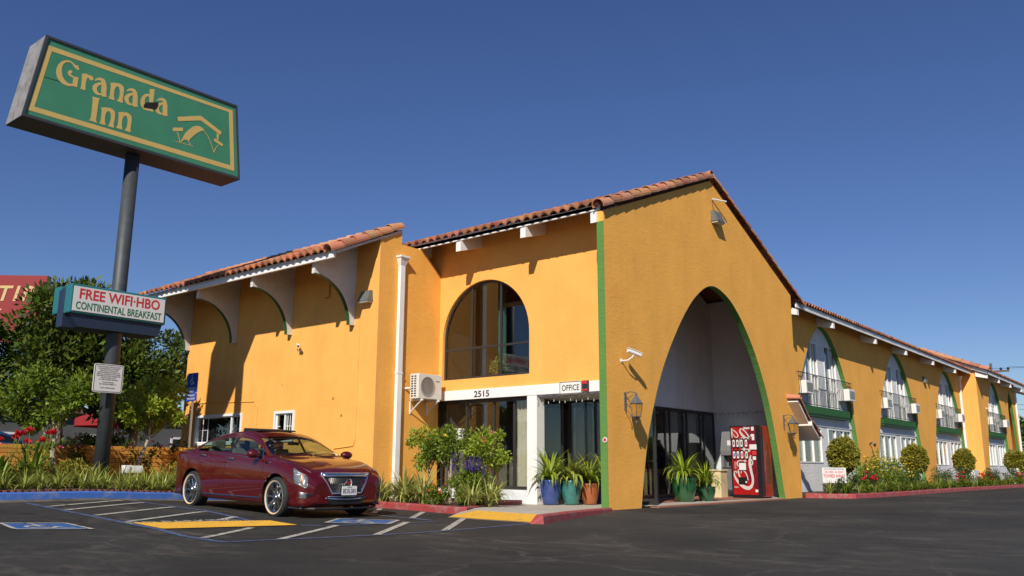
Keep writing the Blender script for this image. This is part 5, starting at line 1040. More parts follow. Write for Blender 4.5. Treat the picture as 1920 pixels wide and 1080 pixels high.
    m = MB(); m.hexa([(2.25, -.36, .24), (2.318, -.30, .245), (2.318, .30, .245), (2.25, .36, .24), (2.25, -.46, .37), (2.318, -.42, .365), (2.318, .42, .365), (2.25, .46, .37)]); lo = m.build('lower_intake', MAT['trim_black'], car)
    m = MB(); m.tube([(2.30, -.42, .345), (2.335, -.2, .33), (2.345, 0, .325), (2.335, .2, .33), (2.30, .42, .345)], .013, 7); m.tube([(2.29, -.40, .37), (2.325, 0, .372), (2.29, .40, .37)], .008, 6); m.build('intake_trim', MAT['chrome'], lo, smooth=True)
    m = MB(); m.tube([(1.9, -.86, .185), (2.12, -.78, .18), (2.27, -.60, .175), (2.34, -.3, .17), (2.35, 0, .17), (2.34, .3, .17), (2.27, .6, .175), (2.12, .78, .18), (1.9, .86, .185)], .020, 6); m.build('front_lip', MAT['trim_black'], car)
    m = MB(); m.tube([(2.33, 0, .30), (2.345, 0, .42)], .02, 6) if False else None
    m = MB(); m.hexa([(2.235, -.010, .81), (2.30, -.006, .80), (2.30, .006, .80), (2.235, .010, .81), (1.2, -.008, 1.012), (1.25, -.004, 1.012), (1.25, .004, 1.012), (1.2, .008, 1.012)])
    for o in car.children:
        if o.name.split('.')[0] in ('grille', 'badge', 'number_plate', 'lower_intake', 'front_lip'): o.location.x = -.098
    # sun roof
    m = MB(); z = 1.474; m.add([(-.60, -.40, z - .03), (-.02, -.40, z - .022), (-.02, .40, z - .022), (-.60, .40, z - .03), (-.59, -.38, z + .030), (-.03, -.38, z + .004), (-.03, .38, z + .004), (-.59, .38, z + .030)], [(4, 5, 6, 7), (0, 1, 5, 4), (1, 2, 6, 5), (2, 3, 7, 6), (3, 0, 4, 7)]); m.build('sunroof', MAT['trim_black'], car)
    # wipers, aerial
    m = MB(); m.tube([(1.05, -.50, 1.03), (1.0, -.15, 1.065), (.97, .12, 1.09)], .008, 5); m.tube([(1.07, .10, 1.045), (1.02, .40, 1.06), (1.0, .6, 1.05)], .008, 5); m.build('wipers', MAT['trim_black'], car)
    # interior
    m = MB(); m.box((-2.3, -.80, .21), (2.1, .80, .25)); m.box((-1.35, -.74, .25), (1.0, .74, .30)); m.bbox((.70, -.76, .70), (1.02, .76, .94), .04); m.box((1.03, -.6, .25), (1.06, .6, .9)); m.box((-1.6, -.7, .25), (-1.55, .7, 1.0)); m.build('dashboard', MAT['trim_black'], car)
    for (x, y) in ((-.15, -.37), (-.15, .37), (-1.05, -.37), (-1.05, .37)):
        m = MB(); m.bbox((x - .25, y - .25, .30), (x + .28, y + .25, .55), .05); 
        m.hexa([(x - .28, y - .24, .5), (x - .15, y - .24, .5), (x - .15, y + .24, .5), (x - .28, y + .24, .5), (x - .48, y - .21, 1.12), (x - .38, y - .21, 1.12), (x - .38, y + .21, 1.12), (x - .48, y + .21, 1.12)]); m.bbox((x - .52, y - .13, 1.10), (x - .40, y + .13, 1.27), .04); m.build('seat', MAT['seat'], car)
    m = MB(); c = Vector((.52, .37, .88)); L_ = [c + Vector((-.06 * math.sin(R(a)) , .18 * math.cos(R(a)), .17 * math.sin(R(a)))) for a in range(0, 361, 20)]; m.tube(L_, .014, 6); m.tube([c, c + Vector((.25, 0, -.05))], .03, 6); m.tube([c + Vector((0, -.17, 0)), c + Vector((0, .17, 0))], .014, 5); m.build('steering_wheel', MAT['trim_black'], car)
    m = MB(); m.bbox((.50, -.12, 1.20), (.53, .12, 1.26), .01); m.tube([(.52, 0, 1.25), (.42, 0, 1.34)], .008, 5); m.build('rear_view_mirror', MAT['trim_black'], car)
    # wheels
    def wheel():
        m = MB()    # rim: barrel, spokes, hub; outward is local -y
        r0 = .245; m.lathe([(r0 + .006, -.105), (r0 + .012, -.118), (r0, -.122), (r0 - .018, -.112), (r0 - .024, -.06), (r0 - .03, .09), (r0 + .004, .10)], (0, 0, 0), 40, 'y')
        for k in range(8):
            a = 2 * math.pi * k / 8; ca, sa = math.cos(a), math.sin(a); pa = Vector((-sa, 0, ca)); d = Vector((ca, 0, sa))
            for w0, w1, rr0, rr1, y0, y1 in ((.030, .017, .045, .19, -.085, -.103), (.017, .030, .19, .228, -.103, -.108)):
                A_ = d * rr0 + Vector((0, y0, 0)); B_ = d * rr1 + Vector((0, y1, 0))
                m.hexa([A_ - pa * w0 + Vector((0, .03, 0)), B_ - pa * w1 + Vector((0, .03, 0)), B_ + pa * w1 + Vector((0, .03, 0)), A_ + pa * w0 + Vector((0, .03, 0)), A_ - pa * w0 * .6, B_ - pa * w1 * .6, B_ + pa * w1 * .6, A_ + pa * w0 * .6])
        m.lathe([(0, -.108), (.028, -.108), (.035, -.100), (.06, -.092), (.065, -.06), (0, -.06)], (0, 0, 0), 20, 'y')
        wo_ = m.build('wheel', MAT['rim_metal'], car)
        MB().lathe([(.245, -.104), (.262, -.118), (.290, -.128), (.3205, -.112), (.335, -.085), (.335, .085), (.32, .112), (.29, .125), (.25, .11)], (0, 0, 0), 48, 'y').build('tyre', MAT['tyre'], wo_, smooth=True)
        MB().lathe([(.250, -.1115), (.258, -.1190), (.266, -.1245), (.278, -.1285)], (0, 0, 0), 48, 'y').build('whitewall', MAT['whitewall'], wo_, smooth=True)
        MB().lathe([(.21, -.03), (.0, -.03)], (0, 0, 0), 24, 'y').build('brake_disc', MAT['mesh_grille'], wo_); return wo_
    w0 = wheel(); k = 0
    for ax in AX:
        for s in (-1, 1):
            o = w0 if k == 0 else copy_tree(w0, car); k += 1; o.location = (ax, s * .795, WR); o.rotation_euler = (0, rnd.uniform(0, 1), 0 if s < 0 else math.pi)
    return car
CAR = make_car('red_car_paint', 'dark red saloon car with chrome grille and gold ringed tyres in the accessible bay')
CAR.location = (-3.66, -5.82, .082); CAR.rotation_euler = (0, R(1.65), R(-3.0))
BC = copy_tree(CAR); BC['label'] = 'blue car parked beyond the low brick wall under the trees'
BC.location = (-21.5, -4.6, .62); BC.rotation_euler = (0, 0, R(100))
def recolour(o):
    for s in o.material_slots:
        if s.material and s.material.name == 'red_car_paint': s.link = 'OBJECT'; s.material = MAT['blue_car_paint']
    for c in o.children: recolour(c)
recolour(BC)
# ------------------------------------------------------------------ vegetation
def leaf_arrays(P, D, size, wr=.42, rs=None, fold=.18):
    """rhombic folded leaves: P base points (n,3), D directions, size (n,)"""
    rs = rs or npr; n = len(P); D = D / np.linalg.norm(D, axis=1, keepdims=True)
    Rv = rs.normal(size=(n, 3)); Sd = np.cross(D, Rv); Sd /= np.linalg.norm(Sd, axis=1, keepdims=True); Nv = np.cross(Sd, D); s = size[:, None]
    V = np.empty((n, 4, 3)); V[:, 0] = P; V[:, 1] = P + D * s * .45 + Sd * s * wr * .5 + Nv * s * fold * .4; V[:, 2] = P + D * s; V[:, 3] = P + D * s * .45 - Sd * s * wr * .5 + Nv * s * fold * .4
    return V.reshape(-1, 3)
def cloud_mesh(name, V, m, k=4):
    n = len(V) // k; me = bpy.data.meshes.new(name); me.vertices.add(len(V)); me.vertices.foreach_set('co', V.astype(np.float32).ravel())
    me.loops.add(n * k); me.loops.foreach_set('vertex_index', np.arange(n * k, dtype=np.int32)); me.polygons.add(n); me.polygons.foreach_set('loop_start', np.arange(0, n * k, k, dtype=np.int32)); me.polygons.foreach_set('loop_total', np.full(n, k, dtype=np.int32))
    me.materials.append(MAT[m]); me.update(calc_edges=True); me.validate(); return me
def crown(name, parent, c, rad, n, size, m, clumps=26, seed=1, shell=.55, clump_r=.30, droop=0.0):
    """an uneven crown: leaves gathered in clumps spread through an ellipsoid"""
    rs = np.random.RandomState(seed); u = rs.normal(size=(clumps, 3)); u /= np.linalg.norm(u, axis=1, keepdims=True); rr = rs.uniform(shell, 1.0, (clumps, 1)) ** .8
    cc = u * rr * np.array(rad) * rs.uniform(.82, 1.05, (clumps, 1)); idx = rs.randint(0, clumps, n); cr = rs.uniform(.6, 1.3, clumps) * clump_r * np.mean(rad)
    o = rs.normal(size=(n, 3)); o /= np.linalg.norm(o, axis=1, keepdims=True); o *= (rs.uniform(0, 1, (n, 1)) ** .45) * cr[idx][:, None]
    P = cc[idx] + o + np.array(c); D = o / (np.linalg.norm(o, axis=1, keepdims=True) + 1e-6) * .7 + rs.normal(size=(n, 3)) * .55 + (cc[idx] / np.array(rad)) * .3 + np.array([0, 0, .15 - droop])
    me = cloud_mesh(name, leaf_arrays(P, D, size * rs.uniform(.6, 1.25, n), rs=rs), m); ob = bpy.data.objects.new(name, me); C.objects.link(ob); ob.parent = parent; return ob, cc + np.array(c)
def trunk(parent, base, top, r0, r1, limbs, m='bark', seed=3, name='trunk'):
    rs = random.Random(seed); b, t = Vector(base), Vector(top); pts = [b.lerp(t, i / 5) + Vector((rs.uniform(-1, 1), rs.uniform(-1, 1), 0)) * r0 * .35 * (i > 0) for i in range(6)]
    mb = MB(); mb.tube(pts, [r0 * 1.25] + [r0 + (r1 - r0) * i / 5 for i in range(1, 6)], 9)
    for l in limbs:
        s = pts[rs.choice((3, 4, 5))]; l = Vector(l); mid = s.lerp(l, .5) + Vector((rs.uniform(-.1, .1), rs.uniform(-.1, .1), .08)) * (l - s).length * .4; mb.tube([s, mid, l], [r1 * .7, r1 * .45, r1 * .15], 6)
    return mb.build(name, MAT[m], parent)
def tree(label, base, top_z, c, rad, n, size, m, r0=.12, clumps=26, seed=1, bark='bark', limbs=7, name='tree', cat='tree', group=None, extra=None, **k):
    t = thing(name, label, cat, base, 0, group); b = Vector(base); cl = Vector(c) - b
    cr, cc = crown('crown', t, cl, rad, n, size, m, clumps, seed, **k)
    trunk(t, (0, 0, -.1), (cl.x, cl.y, top_z - b.z), r0, r0 * .55, [cc[i] for i in range(min(limbs, len(cc)))], bark, seed); return t
tree('big dark green tree behind the pole sign, tallest on the left', (-15.2, -5.0, .5), 3.2, (-15.1, -5.0, 4.05), (1.5, 1.7, 2.15), 13000, .21, 'leaf_dark', .20, 48, 11, limbs=16, shell=.35)
tree('dark tree crown reaching from the pole to the building corner', (-14.4, -3.2, .5), 2.6, (-14.3, -3.2, 3.15), (1.3, 1.25, 1.35), 9500, .19, 'leaf_dark', .18, 42, 12, limbs=14, shell=.35)
tree('dark tree at the left edge in front of the red store sign', (-16.4, -7.6, .5), 2.8, (-16.3, -7.5, 3.35), (1.6, 1.7, 1.9), 12000, .20, 'leaf_dark', .17, 38, 13, limbs=12, shell=.35)
tree('small rounded tree with pale trunk in the bed left of the pole', (-10.3, -7.02, .66), 1.9, (-10.4, -7.1, 2.35), (1.05, 1.05, .72), 6500, .125, 'leaf_mid', .07, 30, 14, 'bark_pale', 9)
tree('bright lime green young tree in the bed right of the pole', (-10.5, -5.05, .66), 1.75, (-10.45, -4.75, 2.42), (.80, .82, .66), 4600, .12, 'leaf_lime', .05, 24, 15, 'bark_pale', 8)
tree('slender distant tree seen past the building corner', (-34, 8.2, .3), 5, (-34, 8.2, 5.6), (1.9, 2.1, 3.0), 6000, .28, 'leaf_dark', .25, 30, 16)
for i, (x, y, h, r) in enumerate(((-15.2, -7.6, 1.2, .8), (-15.0, -4.9, 1.1, .75), (-15.4, -3.4, 1.25, .8))):
    t = thing('shrub', ['dark shrub behind the brick wall left of the pole', 'dark shrub behind the brick wall between pole and young tree', 'dark shrub behind the brick wall near the building corner'][i], 'shrub', (x, y, .6), 0, 'dark shrubs behind the brick wall'); crown('foliage', t, (0, 0, h * .6), (r, r, h * .6), 2200, .12, 'leaf_dark', 16, 60 + i, shell=.2)
    trunk(t, (0, 0, -.1), (0, 0, h * .6), .03, .015, [(.2, .1, h * .8), (-.2, 0, h * .7)])
# strap leaved clumps
def strap_mesh(n, L, w_, seed, m, up=.9, name='leaves', seg=5):
    rs = np.random.RandomState(seed); V = []
    for i in range(n):
        a = rs.uniform(0, 2 * math.pi); l = L * rs.uniform(.6, 1.15); lean = rs.uniform(.35, 1.7) * up; b = np.array([math.cos(a), math.sin(a), 0]); base = b * rs.uniform(0, .06); sd = np.array([-math.sin(a), math.cos(a), 0]); ww = w_ * rs.uniform(.7, 1.2)
        pts = []; p = base.copy(); ang = math.pi / 2 - lean * .35
        for s_ in range(seg + 1): pts.append(p.copy()); p = p + (b * math.cos(ang) + np.array([0, 0, 1]) * math.sin(ang)) * l / seg; ang -= lean * (.16 + .22 * s_ / seg) * 1.6
        for s_ in range(seg):
            w0 = ww * (1 - (s_ / seg) ** 2.2) * (.6 if s_ == 0 else 1); w1 = ww * (1 - ((s_ + 1) / seg) ** 2.2) + .001
            V += [pts[s_] - sd * w0 / 2, pts[s_] + sd * w0 / 2, pts[s_ + 1] + sd * w1 / 2, pts[s_ + 1] - sd * w1 / 2]
    V = np.array(V); nq = len(V) // 4
    me = bpy.data.meshes.new(name); vs = []; fs = []
    # merge each blade into one island
    for i in range(n):
        b0 = len(vs); q = V[i * seg * 4:(i + 1) * seg * 4]; vs += [tuple(q[0]), tuple(q[1])]
        for s_ in range(seg): vs += [tuple(q[s_ * 4 + 3]), tuple(q[s_ * 4 + 2])]; fs.append((b0 + 2 * s_, b0 + 2 * s_ + 1, b0 + 2 * s_ + 3, b0 + 2 * s_ + 2))
    me.from_pydata(vs, [], fs); me.materials.append(MAT[m]); me.polygons.foreach_set('use_smooth', [True] * len(me.polygons)); me.update(); return me
def clump_thing(name, label, cat, loc, mesh, s=1.0, rz=0, group=None):
    o = bpy.data.objects.new(name, mesh); C.objects.link(o); o.location = loc; o.scale = (s, s, s * rnd.uniform(.9, 1.1)); o.rotation_euler = (0, 0, rz); tag(o, label, cat, group); return o
mat('leaf_variegated', (.42, .44, .12), .42, rand=.4, trans=.28)
SV = [strap_mesh(110, .66, .040, 45 + i, 'leaf_variegated') for i in range(2)]
SM = [strap_mesh(70, .62, .034, 40 + i, 'leaf_strap') for i in range(3)]; SD = [strap_mesh(60, .70, .045, 50 + i, 'leaf_mid') for i in range(2)]
def flowers(parent, pts, r, m, petals=7, seed=1, name='blooms'):
    if 1 < len(pts) <= 12:      # few enough to count: each bloom is a part of its own
        for i, p in enumerate(dict.fromkeys(tuple(q_) for q_ in pts)): flowers(parent, [p], r, m, petals + 3, seed + i, 'bloom')
        return
    rs = np.random.RandomState(seed); P = []; D = []; Sz = []
    for p in pts:
        for k in range(petals): d = rs.normal(size=3); d[2] = abs(d[2]); P.append(np.array(p)); D.append(d); Sz.append(r * rs.uniform(.7, 1.2))
    me = cloud_mesh(name, leaf_arrays(np.array(P), np.array(D), np.array(Sz), wr=.8, rs=rs), m); ob = bpy.data.objects.new(name, me); C.objects.link(ob); ob.parent = parent; return ob
k = 0
for y in np.arange(-10.2, -3.6, .36):
    for row in (0, 1, 2):
        x = -7.5 - row * .62 + rnd.uniform(-.12, .12); yy = y + rnd.uniform(-.1, .1) + row * .2
        if abs(yy + 6.36) < .35 and abs(x + 9.45) < .3: continue
        clump_thing('strap_leaf_plant', 'strap leaved clump in the low %s row behind the blue kerb' % ('front', 'middle', 'back')[row], 'plant', (x, yy, zb(x, yy) - .02), SM[k % 3], rnd.uniform(.75, 1.05) * (.85 if row == 0 else 1), rnd.uniform(0, 6), 'strap leaved clumps in the %s row of the blue kerb bed' % ('front', 'middle', 'back')[row]); k += 1
for i, (x, y, s, l) in enumerate(((-8.6, -8.8, 1.0, 'broad leaved plant with red flower heads at the left edge'), (-8.9, -8.05, 1.1, 'taller broad leaved plant with red flower heads nearer the pale trunk'))):
    t = thing('canna_plant', l, 'plant', (x, y, zb(x, y)), 0); rs = random.Random(i); me = strap_mesh(34, .85 * s, .14, 70 + i, 'leaf_mid', name='leaves'); ob = bpy.data.objects.new('leaves', me); C.objects.link(ob); ob.parent = t
    m = MB(); pts = []
    for q_ in range(6): a = rs.uniform(0, 6.3); r_ = rs.uniform(.05, .38); p = (r_ * math.cos(a), r_ * math.sin(a), rs.uniform(.72, 1.02) * s); m.tube([(r_ * .3 * math.cos(a), r_ * .3 * math.sin(a), 0), p], [.010, .006], 5); pts += [(p[0] + rs.uniform(-.04, .04), p[1] + rs.uniform(-.04, .04), p[2] + rs.uniform(-.03, .05)) for _ in range(4)]
    m.build('stem', MAT['leaf_mid'], t)
    for q_ in range(6): flowers(t, [tuple(np.array(pts[q_ * 4:q_ * 4 + 4]).mean(0))], .10, 'flower_red', 26, i * 9 + q_, 'flower_head')
t = thing('rose_bush', 'low rose bush with one white bloom before the pale trunk', 'plant', (-9.9, -7.5, zb(-9.9, -7.5))); crown('foliage', t, (0, 0, .55), (.38, .38, .42), 900, .07, 'leaf_mid', 14, 80); flowers(t, [(.1, 0, 1.0), (.12, .02, 1.02)], .06, 'flower_white', 9, 4); flowers(t, [(-.2, .2, .85), (.25, .3, .7), (.0, -.25, .6)], .06, 'flower_pink', 8, 5)
for i, (x, y, l) in enumerate(((-11.4, -5.9, 'pink flowered rose bush between pole and lime tree'), (-11.4, -4.4, 'red flowered rose bush by the brick wall right of the lime tree'), (-11.2, -3.4, 'rose bush at the building corner below the blue parking sign'))):
    t = thing('rose_bush', l, 'plant', (x, y, zb(x, y))); crown('foliage', t, (0, 0, .65), (.42, .45, .5), 1000, .075, 'leaf_dark', 14, 84 + i); flowers(t, [(rnd.uniform(-.3, .4), rnd.uniform(-.4, .4), rnd.uniform(.7, 1.15)) for _ in range(5)], .06, 'flower_pink', 8, 9 + i)
for i, (x, y, l) in enumerate(((-8.9, -7.3, 'yellowish low bush left of the sign pole base'), (-9.0, -4.6, 'yellowish low bush right of the utility boxes'), (-9.1, -3.9, 'low flowering bush behind the rear of the red car'))):
    t = thing('shrub', l, 'shrub', (x, y, zb(x, y))); crown('foliage', t, (0, 0, .28), (.40, .42, .26), 1300, .07, 'leaf_yellow', 16, 90 + i)
# brick wall with coursing cut into the block faces
mat('orange_brick', (.60, .285, .05), .8, var=(2, .12), bump=[(30, .004, 4)], rand=.10)
mat('joint_shade', (.30, .13, .03), .9)
BW = thing('brick_wall', 'low orange painted block wall behind the planting bed', 'wall', (-12.1, -8.5, .5)); m = MB(); h = .105; z = .45; r_ = 0
while z < 1.36:
    y = -15.0 + (.2 if r_ % 2 else 0)
    while y < -2.45: m.box((-12.25, y + .006, z + .005), (-12.0 + rnd.uniform(-.004, .004), min(y + .394, -2.4), z + h - .008)); y += .40
    z += h; r_ += 1
wbuild(m, 'blocks', 'orange_brick', BW); wbuild(MB().box((-12.22, -15.0, .3), (-12.012, -2.4, z - .02)), 'mortar', 'joint_shade', BW)
# ---- bed before the office
def rose_standard(label, x, y, c, rad, seed, cols):
    t = thing('rose_tree', label, 'rose tree', (x, y, .1), 0); cl = (c[0] - x, c[1] - y, c[2] - .1); cr, cc = crown('crown', t, cl, rad, 3800, .085, 'leaf_lime' if seed % 2 else 'leaf_mid', 26, seed, shell=.25)
    trunk(t, (0, 0, -.05), (cl[0], cl[1], cl[2] - .1), .035, .022, [cc[i] for i in range(8)], 'bark_pale', seed)
    rs = random.Random(seed)
    for k_, col in enumerate(cols): p = [(cl[0] + rs.uniform(-.8, .8) * rad[0], cl[1] - rs.uniform(.2, .9) * rad[1], cl[2] + rs.uniform(.1, .9) * rad[2])]; flowers(t, p * 2, .055, col, 10, seed + k_)
    return t
rose_standard('rose standard with yellow bloom, leftmost before the office window', -3.75, -1.55, (-3.8, -1.6, 1.30), (.62, .5, .48), 101, ['flower_yellow', 'flower_yellow', 'flower_orange'])
rose_standard('middle rose standard on twin pale stems before the office window', -2.95, -1.75, (-3.0, -1.8, 1.36), (.60, .5, .46), 102, ['flower_orange', 'flower_yellow'])
rose_standard('rose standard with pink blooms nearest the white column', -2.35, -1.55, (-2.2, -1.55, 1.32), (.60, .5, .42), 103, ['flower_pink', 'flower_pink', 'flower_pink', 'flower_orange'])
t = thing('white_post', 'short white square post among the rose standards', 'post', (-3.4, -1.0, .1)); MB().bbox((-.06, -.06, 0), (.06, .06, 1.62), .01).build('shaft', MAT['plastic_white'], t); MB().bbox((-.075, -.075, 1.62), (.075, .075, 1.66), .01).build('cap', MAT['plastic_white'], t)
t = thing('stake', 'thin pale wooden stake by the middle rose standard', 'stake', (-2.72, -2.0, .1)); MB().box((-.018, -.018, -.1), (.018, .018, 1.15)).build('shaft', MAT['bark_pale'], t)
t = thing('salvia', 'bushy plant with upright purple flower spikes', 'plant', (-1.85, -2.35, .1)); crown('foliage', t, (0, 0, .42), (.48, .45, .44), 2600, .085, 'leaf_mid', 26, 105, shell=.15)
m = MB(); pts = []; rs = random.Random(9)
for i in range(20):
    a, r_ = rs.uniform(0, 6.3), rs.uniform(0, .48); b = Vector((r_ * math.cos(a), r_ * math.sin(a), .6)); e = b + Vector((rs.uniform(-.08, .08), rs.uniform(-.08, .08), rs.uniform(.2, .48))); m.tube([b, e], [.005, .003], 4)
    for q_ in range(9): p = b.lerp(e, .35 + .65 * q_ / 9); pts.append(tuple(p))
m.build('stem', MAT['leaf_mid'], t); flowers(t, pts, .032, 'flower_purple', 6, 5)['kind'] = 'stuff'
for i, (x, y, s, l) in enumerate(((-3.35, -2.75, 1.15, 'largest variegated strap clump in the office bed'), (-2.75, -2.80, 1.05, 'variegated strap clump before the twin stems'), (-1.55, -2.10, .95, 'variegated strap clump by the corner of the red kerb'), (-1.95, -1.45, .85, 'variegated strap clump below the pink rose standard'), (-4.3, -1.6, .9, 'variegated strap clump beside the downspout'), (-3.9, -2.3, .8, 'variegated strap clump behind the orange flowers'), (-4.0, -2.85, 1.0, 'variegated strap clump at the kerb under the leftmost rose standard'), (-4.75, -2.4, .8, 'variegated strap clump nearest the red car'), (-1.45, -2.75, .85, 'variegated strap clump at the kerb corner right of the salvia'), (-2.35, -2.0, .9, 'variegated strap clump between salvia and pink rose standard'))):
    clump_thing('variegated_plant', l, 'plant', (x, y, .10), SV[i % 2], s * 1.1, i * 1.3, None)
for i, (x, y, l) in enumerate(((-4.45, -2.3, 'small orange flowered plant near the downspout'), (-2.3, -2.95, 'orange flowered plant at the middle of the red kerb'), (-2.45, -2.5, 'orange flowered plant left of the purple salvia'))):
    t = thing('flower_plant', l, 'plant', (x, y, .1)); crown('foliage', t, (0, 0, .2), (.26, .26, .22), 700, .06, 'leaf_mid', 10, 120 + i, shell=.1); flowers(t, [(rnd.uniform(-.2, .2), rnd.uniform(-.25, 0), rnd.uniform(.25, .45)) for _ in range(6)], .045, 'flower_orange', 7, 30 + i)
t = thing('shrub', 'half bare twiggy shrub between red car and downspout', 'shrub', (-5.3, -2.1, .1)); crown('foliage', t, (0, 0, .26), (.26, .24, .22), 260, .05, 'leaf_yellow', 10, 130)
trunk(t, (0, 0, -.1), (0, 0, .1), .012, .01, [(.2, .1, .45), (-.2, 0, .42), (.05, -.2, .4), (-.1, .15, .5)], 'bark')
# potted plants
mat('blue_glaze', (.035, .07, .22), .18, coat=.7, var=(6, .25)); mat('teal_glaze', (.04, .17, .15), .2, coat=.7, var=(6, .25)); mat('terracotta_pot', (.34, .10, .035), .45, coat=.3, var=(6, .2)); mat('green_glaze', (.018, .085, .03), .15, coat=.8, var=(5, .25))
def pot(label, x, y, r, h, m, leaf, seed, L=.55, n=50, w_=.05, z=.04, up=None, lobed=False):
    t = thing('potted_plant', label, 'potted plant', (x, y, z)); mb = MB(); prof = [(0, 0), (r * .62, 0), (r * .68, .02), (r * .86, h * .35), (r * .98, h * .72), (r * .96, h * .88), (r * 1.06, h * .94), (r * 1.06, h), (r * .92, h), (r * .88, h * .9), (0, h * .9)]
    mb.lathe(prof, (0, 0, 0), 28)
    if lobed: mb.v = [(v[0] * (1 - .03 * abs(math.cos(4 * math.atan2(v[1], v[0])))), v[1] * (1 - .03 * abs(math.cos(4 * math.atan2(v[1], v[0])))), v[2]) for v in mb.v]
    mb.build('pot', MAT[m], t, smooth=True); me = strap_mesh(n, L, w_, seed, leaf, up=1.15, name='leaves'); ob = bpy.data.objects.new('leaves', me); C.objects.link(ob); ob.parent = t; ob.location = (0, 0, h * .9); return t
pot('glossy blue lobed pot with arching green leaves beside the white column', -2.08, .72, .27, .56, 'blue_glaze', 'leaf_lime', 201, .85, 95, .075, lobed=True); pot('teal pot with broad leaves right of the blue pot', -1.74, 1.08, .25, .55, 'teal_glaze', 'leaf_strap', 202, .85, 70, .10)
pot('terracotta pot with arching leaves between teal and dark blue pots', -1.50, 1.50, .23, .48, 'terracotta_pot', 'leaf_lime', 203, .85, 95, .06); pot('dark blue pot half hidden by the green edge of the arch wall', -1.42, 2.05, .24, .50, 'blue_glaze', 'leaf_strap', 204, .8, 70, .06)
pot('large glossy green pot with fountain of leaves inside the arch', -.72, 4.7, .33, .60, 'green_glaze', 'leaf_lime', 205, .90, 120, .085, .03); pot('dark pot with spiky leaves behind the green pot', -.55, 5.6, .25, .38, 'green_glaze', 'leaf_lime', 206, .80, 130, .05, .03); pot('small dark pot by the storefront door inside the arch', -1.6, 3.3, .22, .4, 'green_glaze', 'leaf_mid', 207, .6, 34, .06, .05)
# ---- wing bed
topi = None
for i, (x, y, r_, zc) in enumerate(((.42, 13.75, .47, 1.32), (.45, 22.3, .49, 1.30), (.5, 30.9, .47, 1.26), (1.2, 40.2, .55, 1.32))):
    t = thing('clipped_shrub', 'clipped egg shaped yellow green shrub before the %s bay of the wing' % nm[i], 'shrub', (x, y, .1), 0, 'clipped egg shaped shrubs along the wing')
    rs = np.random.RandomState(300 + i); n = 6500; u = rs.normal(size=(n, 3)); u /= np.linalg.norm(u, axis=1, keepdims=True); bump = 1 + .09 * np.sin(u[:, :1] * 5 + 2 * i) * np.cos(u[:, 1:2] * 5 + i) + .05 * np.sin(u[:, 2:3] * 9 + 3 * i) + rs.normal(size=(n, 1)) * .035
    P = u * bump * np.array([r_, r_, r_ * 1.18]) * (rs.uniform(.25, 1, (n, 1)) ** .35) + np.array([0, 0, zc - .1]); me = cloud_mesh('foliage', leaf_arrays(P, u + rs.normal(size=(n, 3)) * .7, .10 * rs.uniform(.6, 1.2, n), wr=.65, rs=rs), 'leaf_yellow'); ob = bpy.data.objects.new('foliage', me); C.objects.link(ob); ob.parent = t
    trunk(t, (0, 0, -.1), (0, 0, zc - .1), .05, .03, [], 'bark')
for i, (x, y, rx, ry, h, l) in enumerate(((.75, 16.7, .80, 1.9, 1.08, 'rounded bush covered with small yellow flowers'), (.7, 19.2, .7, 1.2, .70, 'dark green bush left of the second clipped shrub'))):
    t = thing('shrub', l, 'shrub', (x, y, .1)); crown('foliage', t, (0, 0, h * .5), (rx, ry, h * .55), 4200, .09, 'leaf_mid' if i == 0 else 'leaf_hedge', 34, 320 + i, shell=.3)
    if i == 0: rs = random.Random(3); flowers(t, [(rs.uniform(-.2, .9) * rx, rs.uniform(-1, 1) * ry, h * rs.uniform(.45, 1.12)) for _ in range(170)], .045, 'flower_yellow', 5, 7)['kind'] = 'stuff'
hd = [(.8, 12.4, 1.1, .45), (.7, 14.9, 1.0, .55), (.75, 20.8, 1.2, .6), (.8, 25.2, 1.5, .6), (.9, 28.6, 1.6, .62), (1.2, 33.2, 1.6, .62), (1.5, 37.4, 1.6, .65), (1.8, 42.8, 1.8, .7), (2.1, 46.5, 1.8, .8), (2.5, 50.5, 1.9, .9)]
for i, (x, y, ry, h) in enumerate(hd):
    t = thing('hedge_shrub', 'low dark hedge shrub in the wing bed, number %d from the entrance arch' % (i + 1), 'shrub', (x, y, .1), 0, 'low dark hedge shrubs of the wing bed'); h *= 1.25; t['label'] = 'low dark hedge shrub in the wing bed'; crown('foliage', t, (0, 0, h * .5), (.5, ry * .8, h * .5), 2000, .08, 'leaf_hedge', 22, 340 + i, shell=.2)
ys = list(np.arange(11.35, 20, .42)) + list(np.arange(20, 34, .62)) + list(np.arange(34, 54, 1.1))
for i, y in enumerate(ys):
    xk = float(np.interp(y, [11.3, 11.6, 13, 16, 24, 35, 42, 50], [.75, 1.0, 1.3, 1.38, 1.38, 1.85, 2.25, 2.8])); clump_thing('strap_leaf_plant', 'strap leaved clump lining the red kerb of the wing', 'plant', (xk - rnd.uniform(0, .12), y, .1), SD[i % 2] if i % 3 else SM[0], rnd.uniform(.62, .85) * (1 if y < 34 else 1.3), rnd.uniform(0, 6), 'strap leaved clumps along the wing kerb')
for i, (x, y, l) in enumerate(((1.15, 13.6, 'red flowered plant right of the towing sign'), (1.4, 25.6, 'red flowered plant before the second clipped shrub'), (1.5, 29.5, 'red flowered plant before the third clipped shrub'), (1.9, 36.8, 'red flowered plant near the projecting corner of the wing'), (2.3, 45.5, 'red flowered plant at the far end of the wing bed'))):
    t = thing('flower_plant', l, 'plant', (x, y, .1)); crown('foliage', t, (0, 0, .25), (.3, .35, .25), 600, .08, 'leaf_mid', 10, 360 + i, shell=.1); rs = random.Random(i); flowers(t, [(rs.uniform(-.2, .3), rs.uniform(-.4, .4), rs.uniform(.3, .65)) for _ in range(9)], .09, 'flower_red', 8, 40 + i)
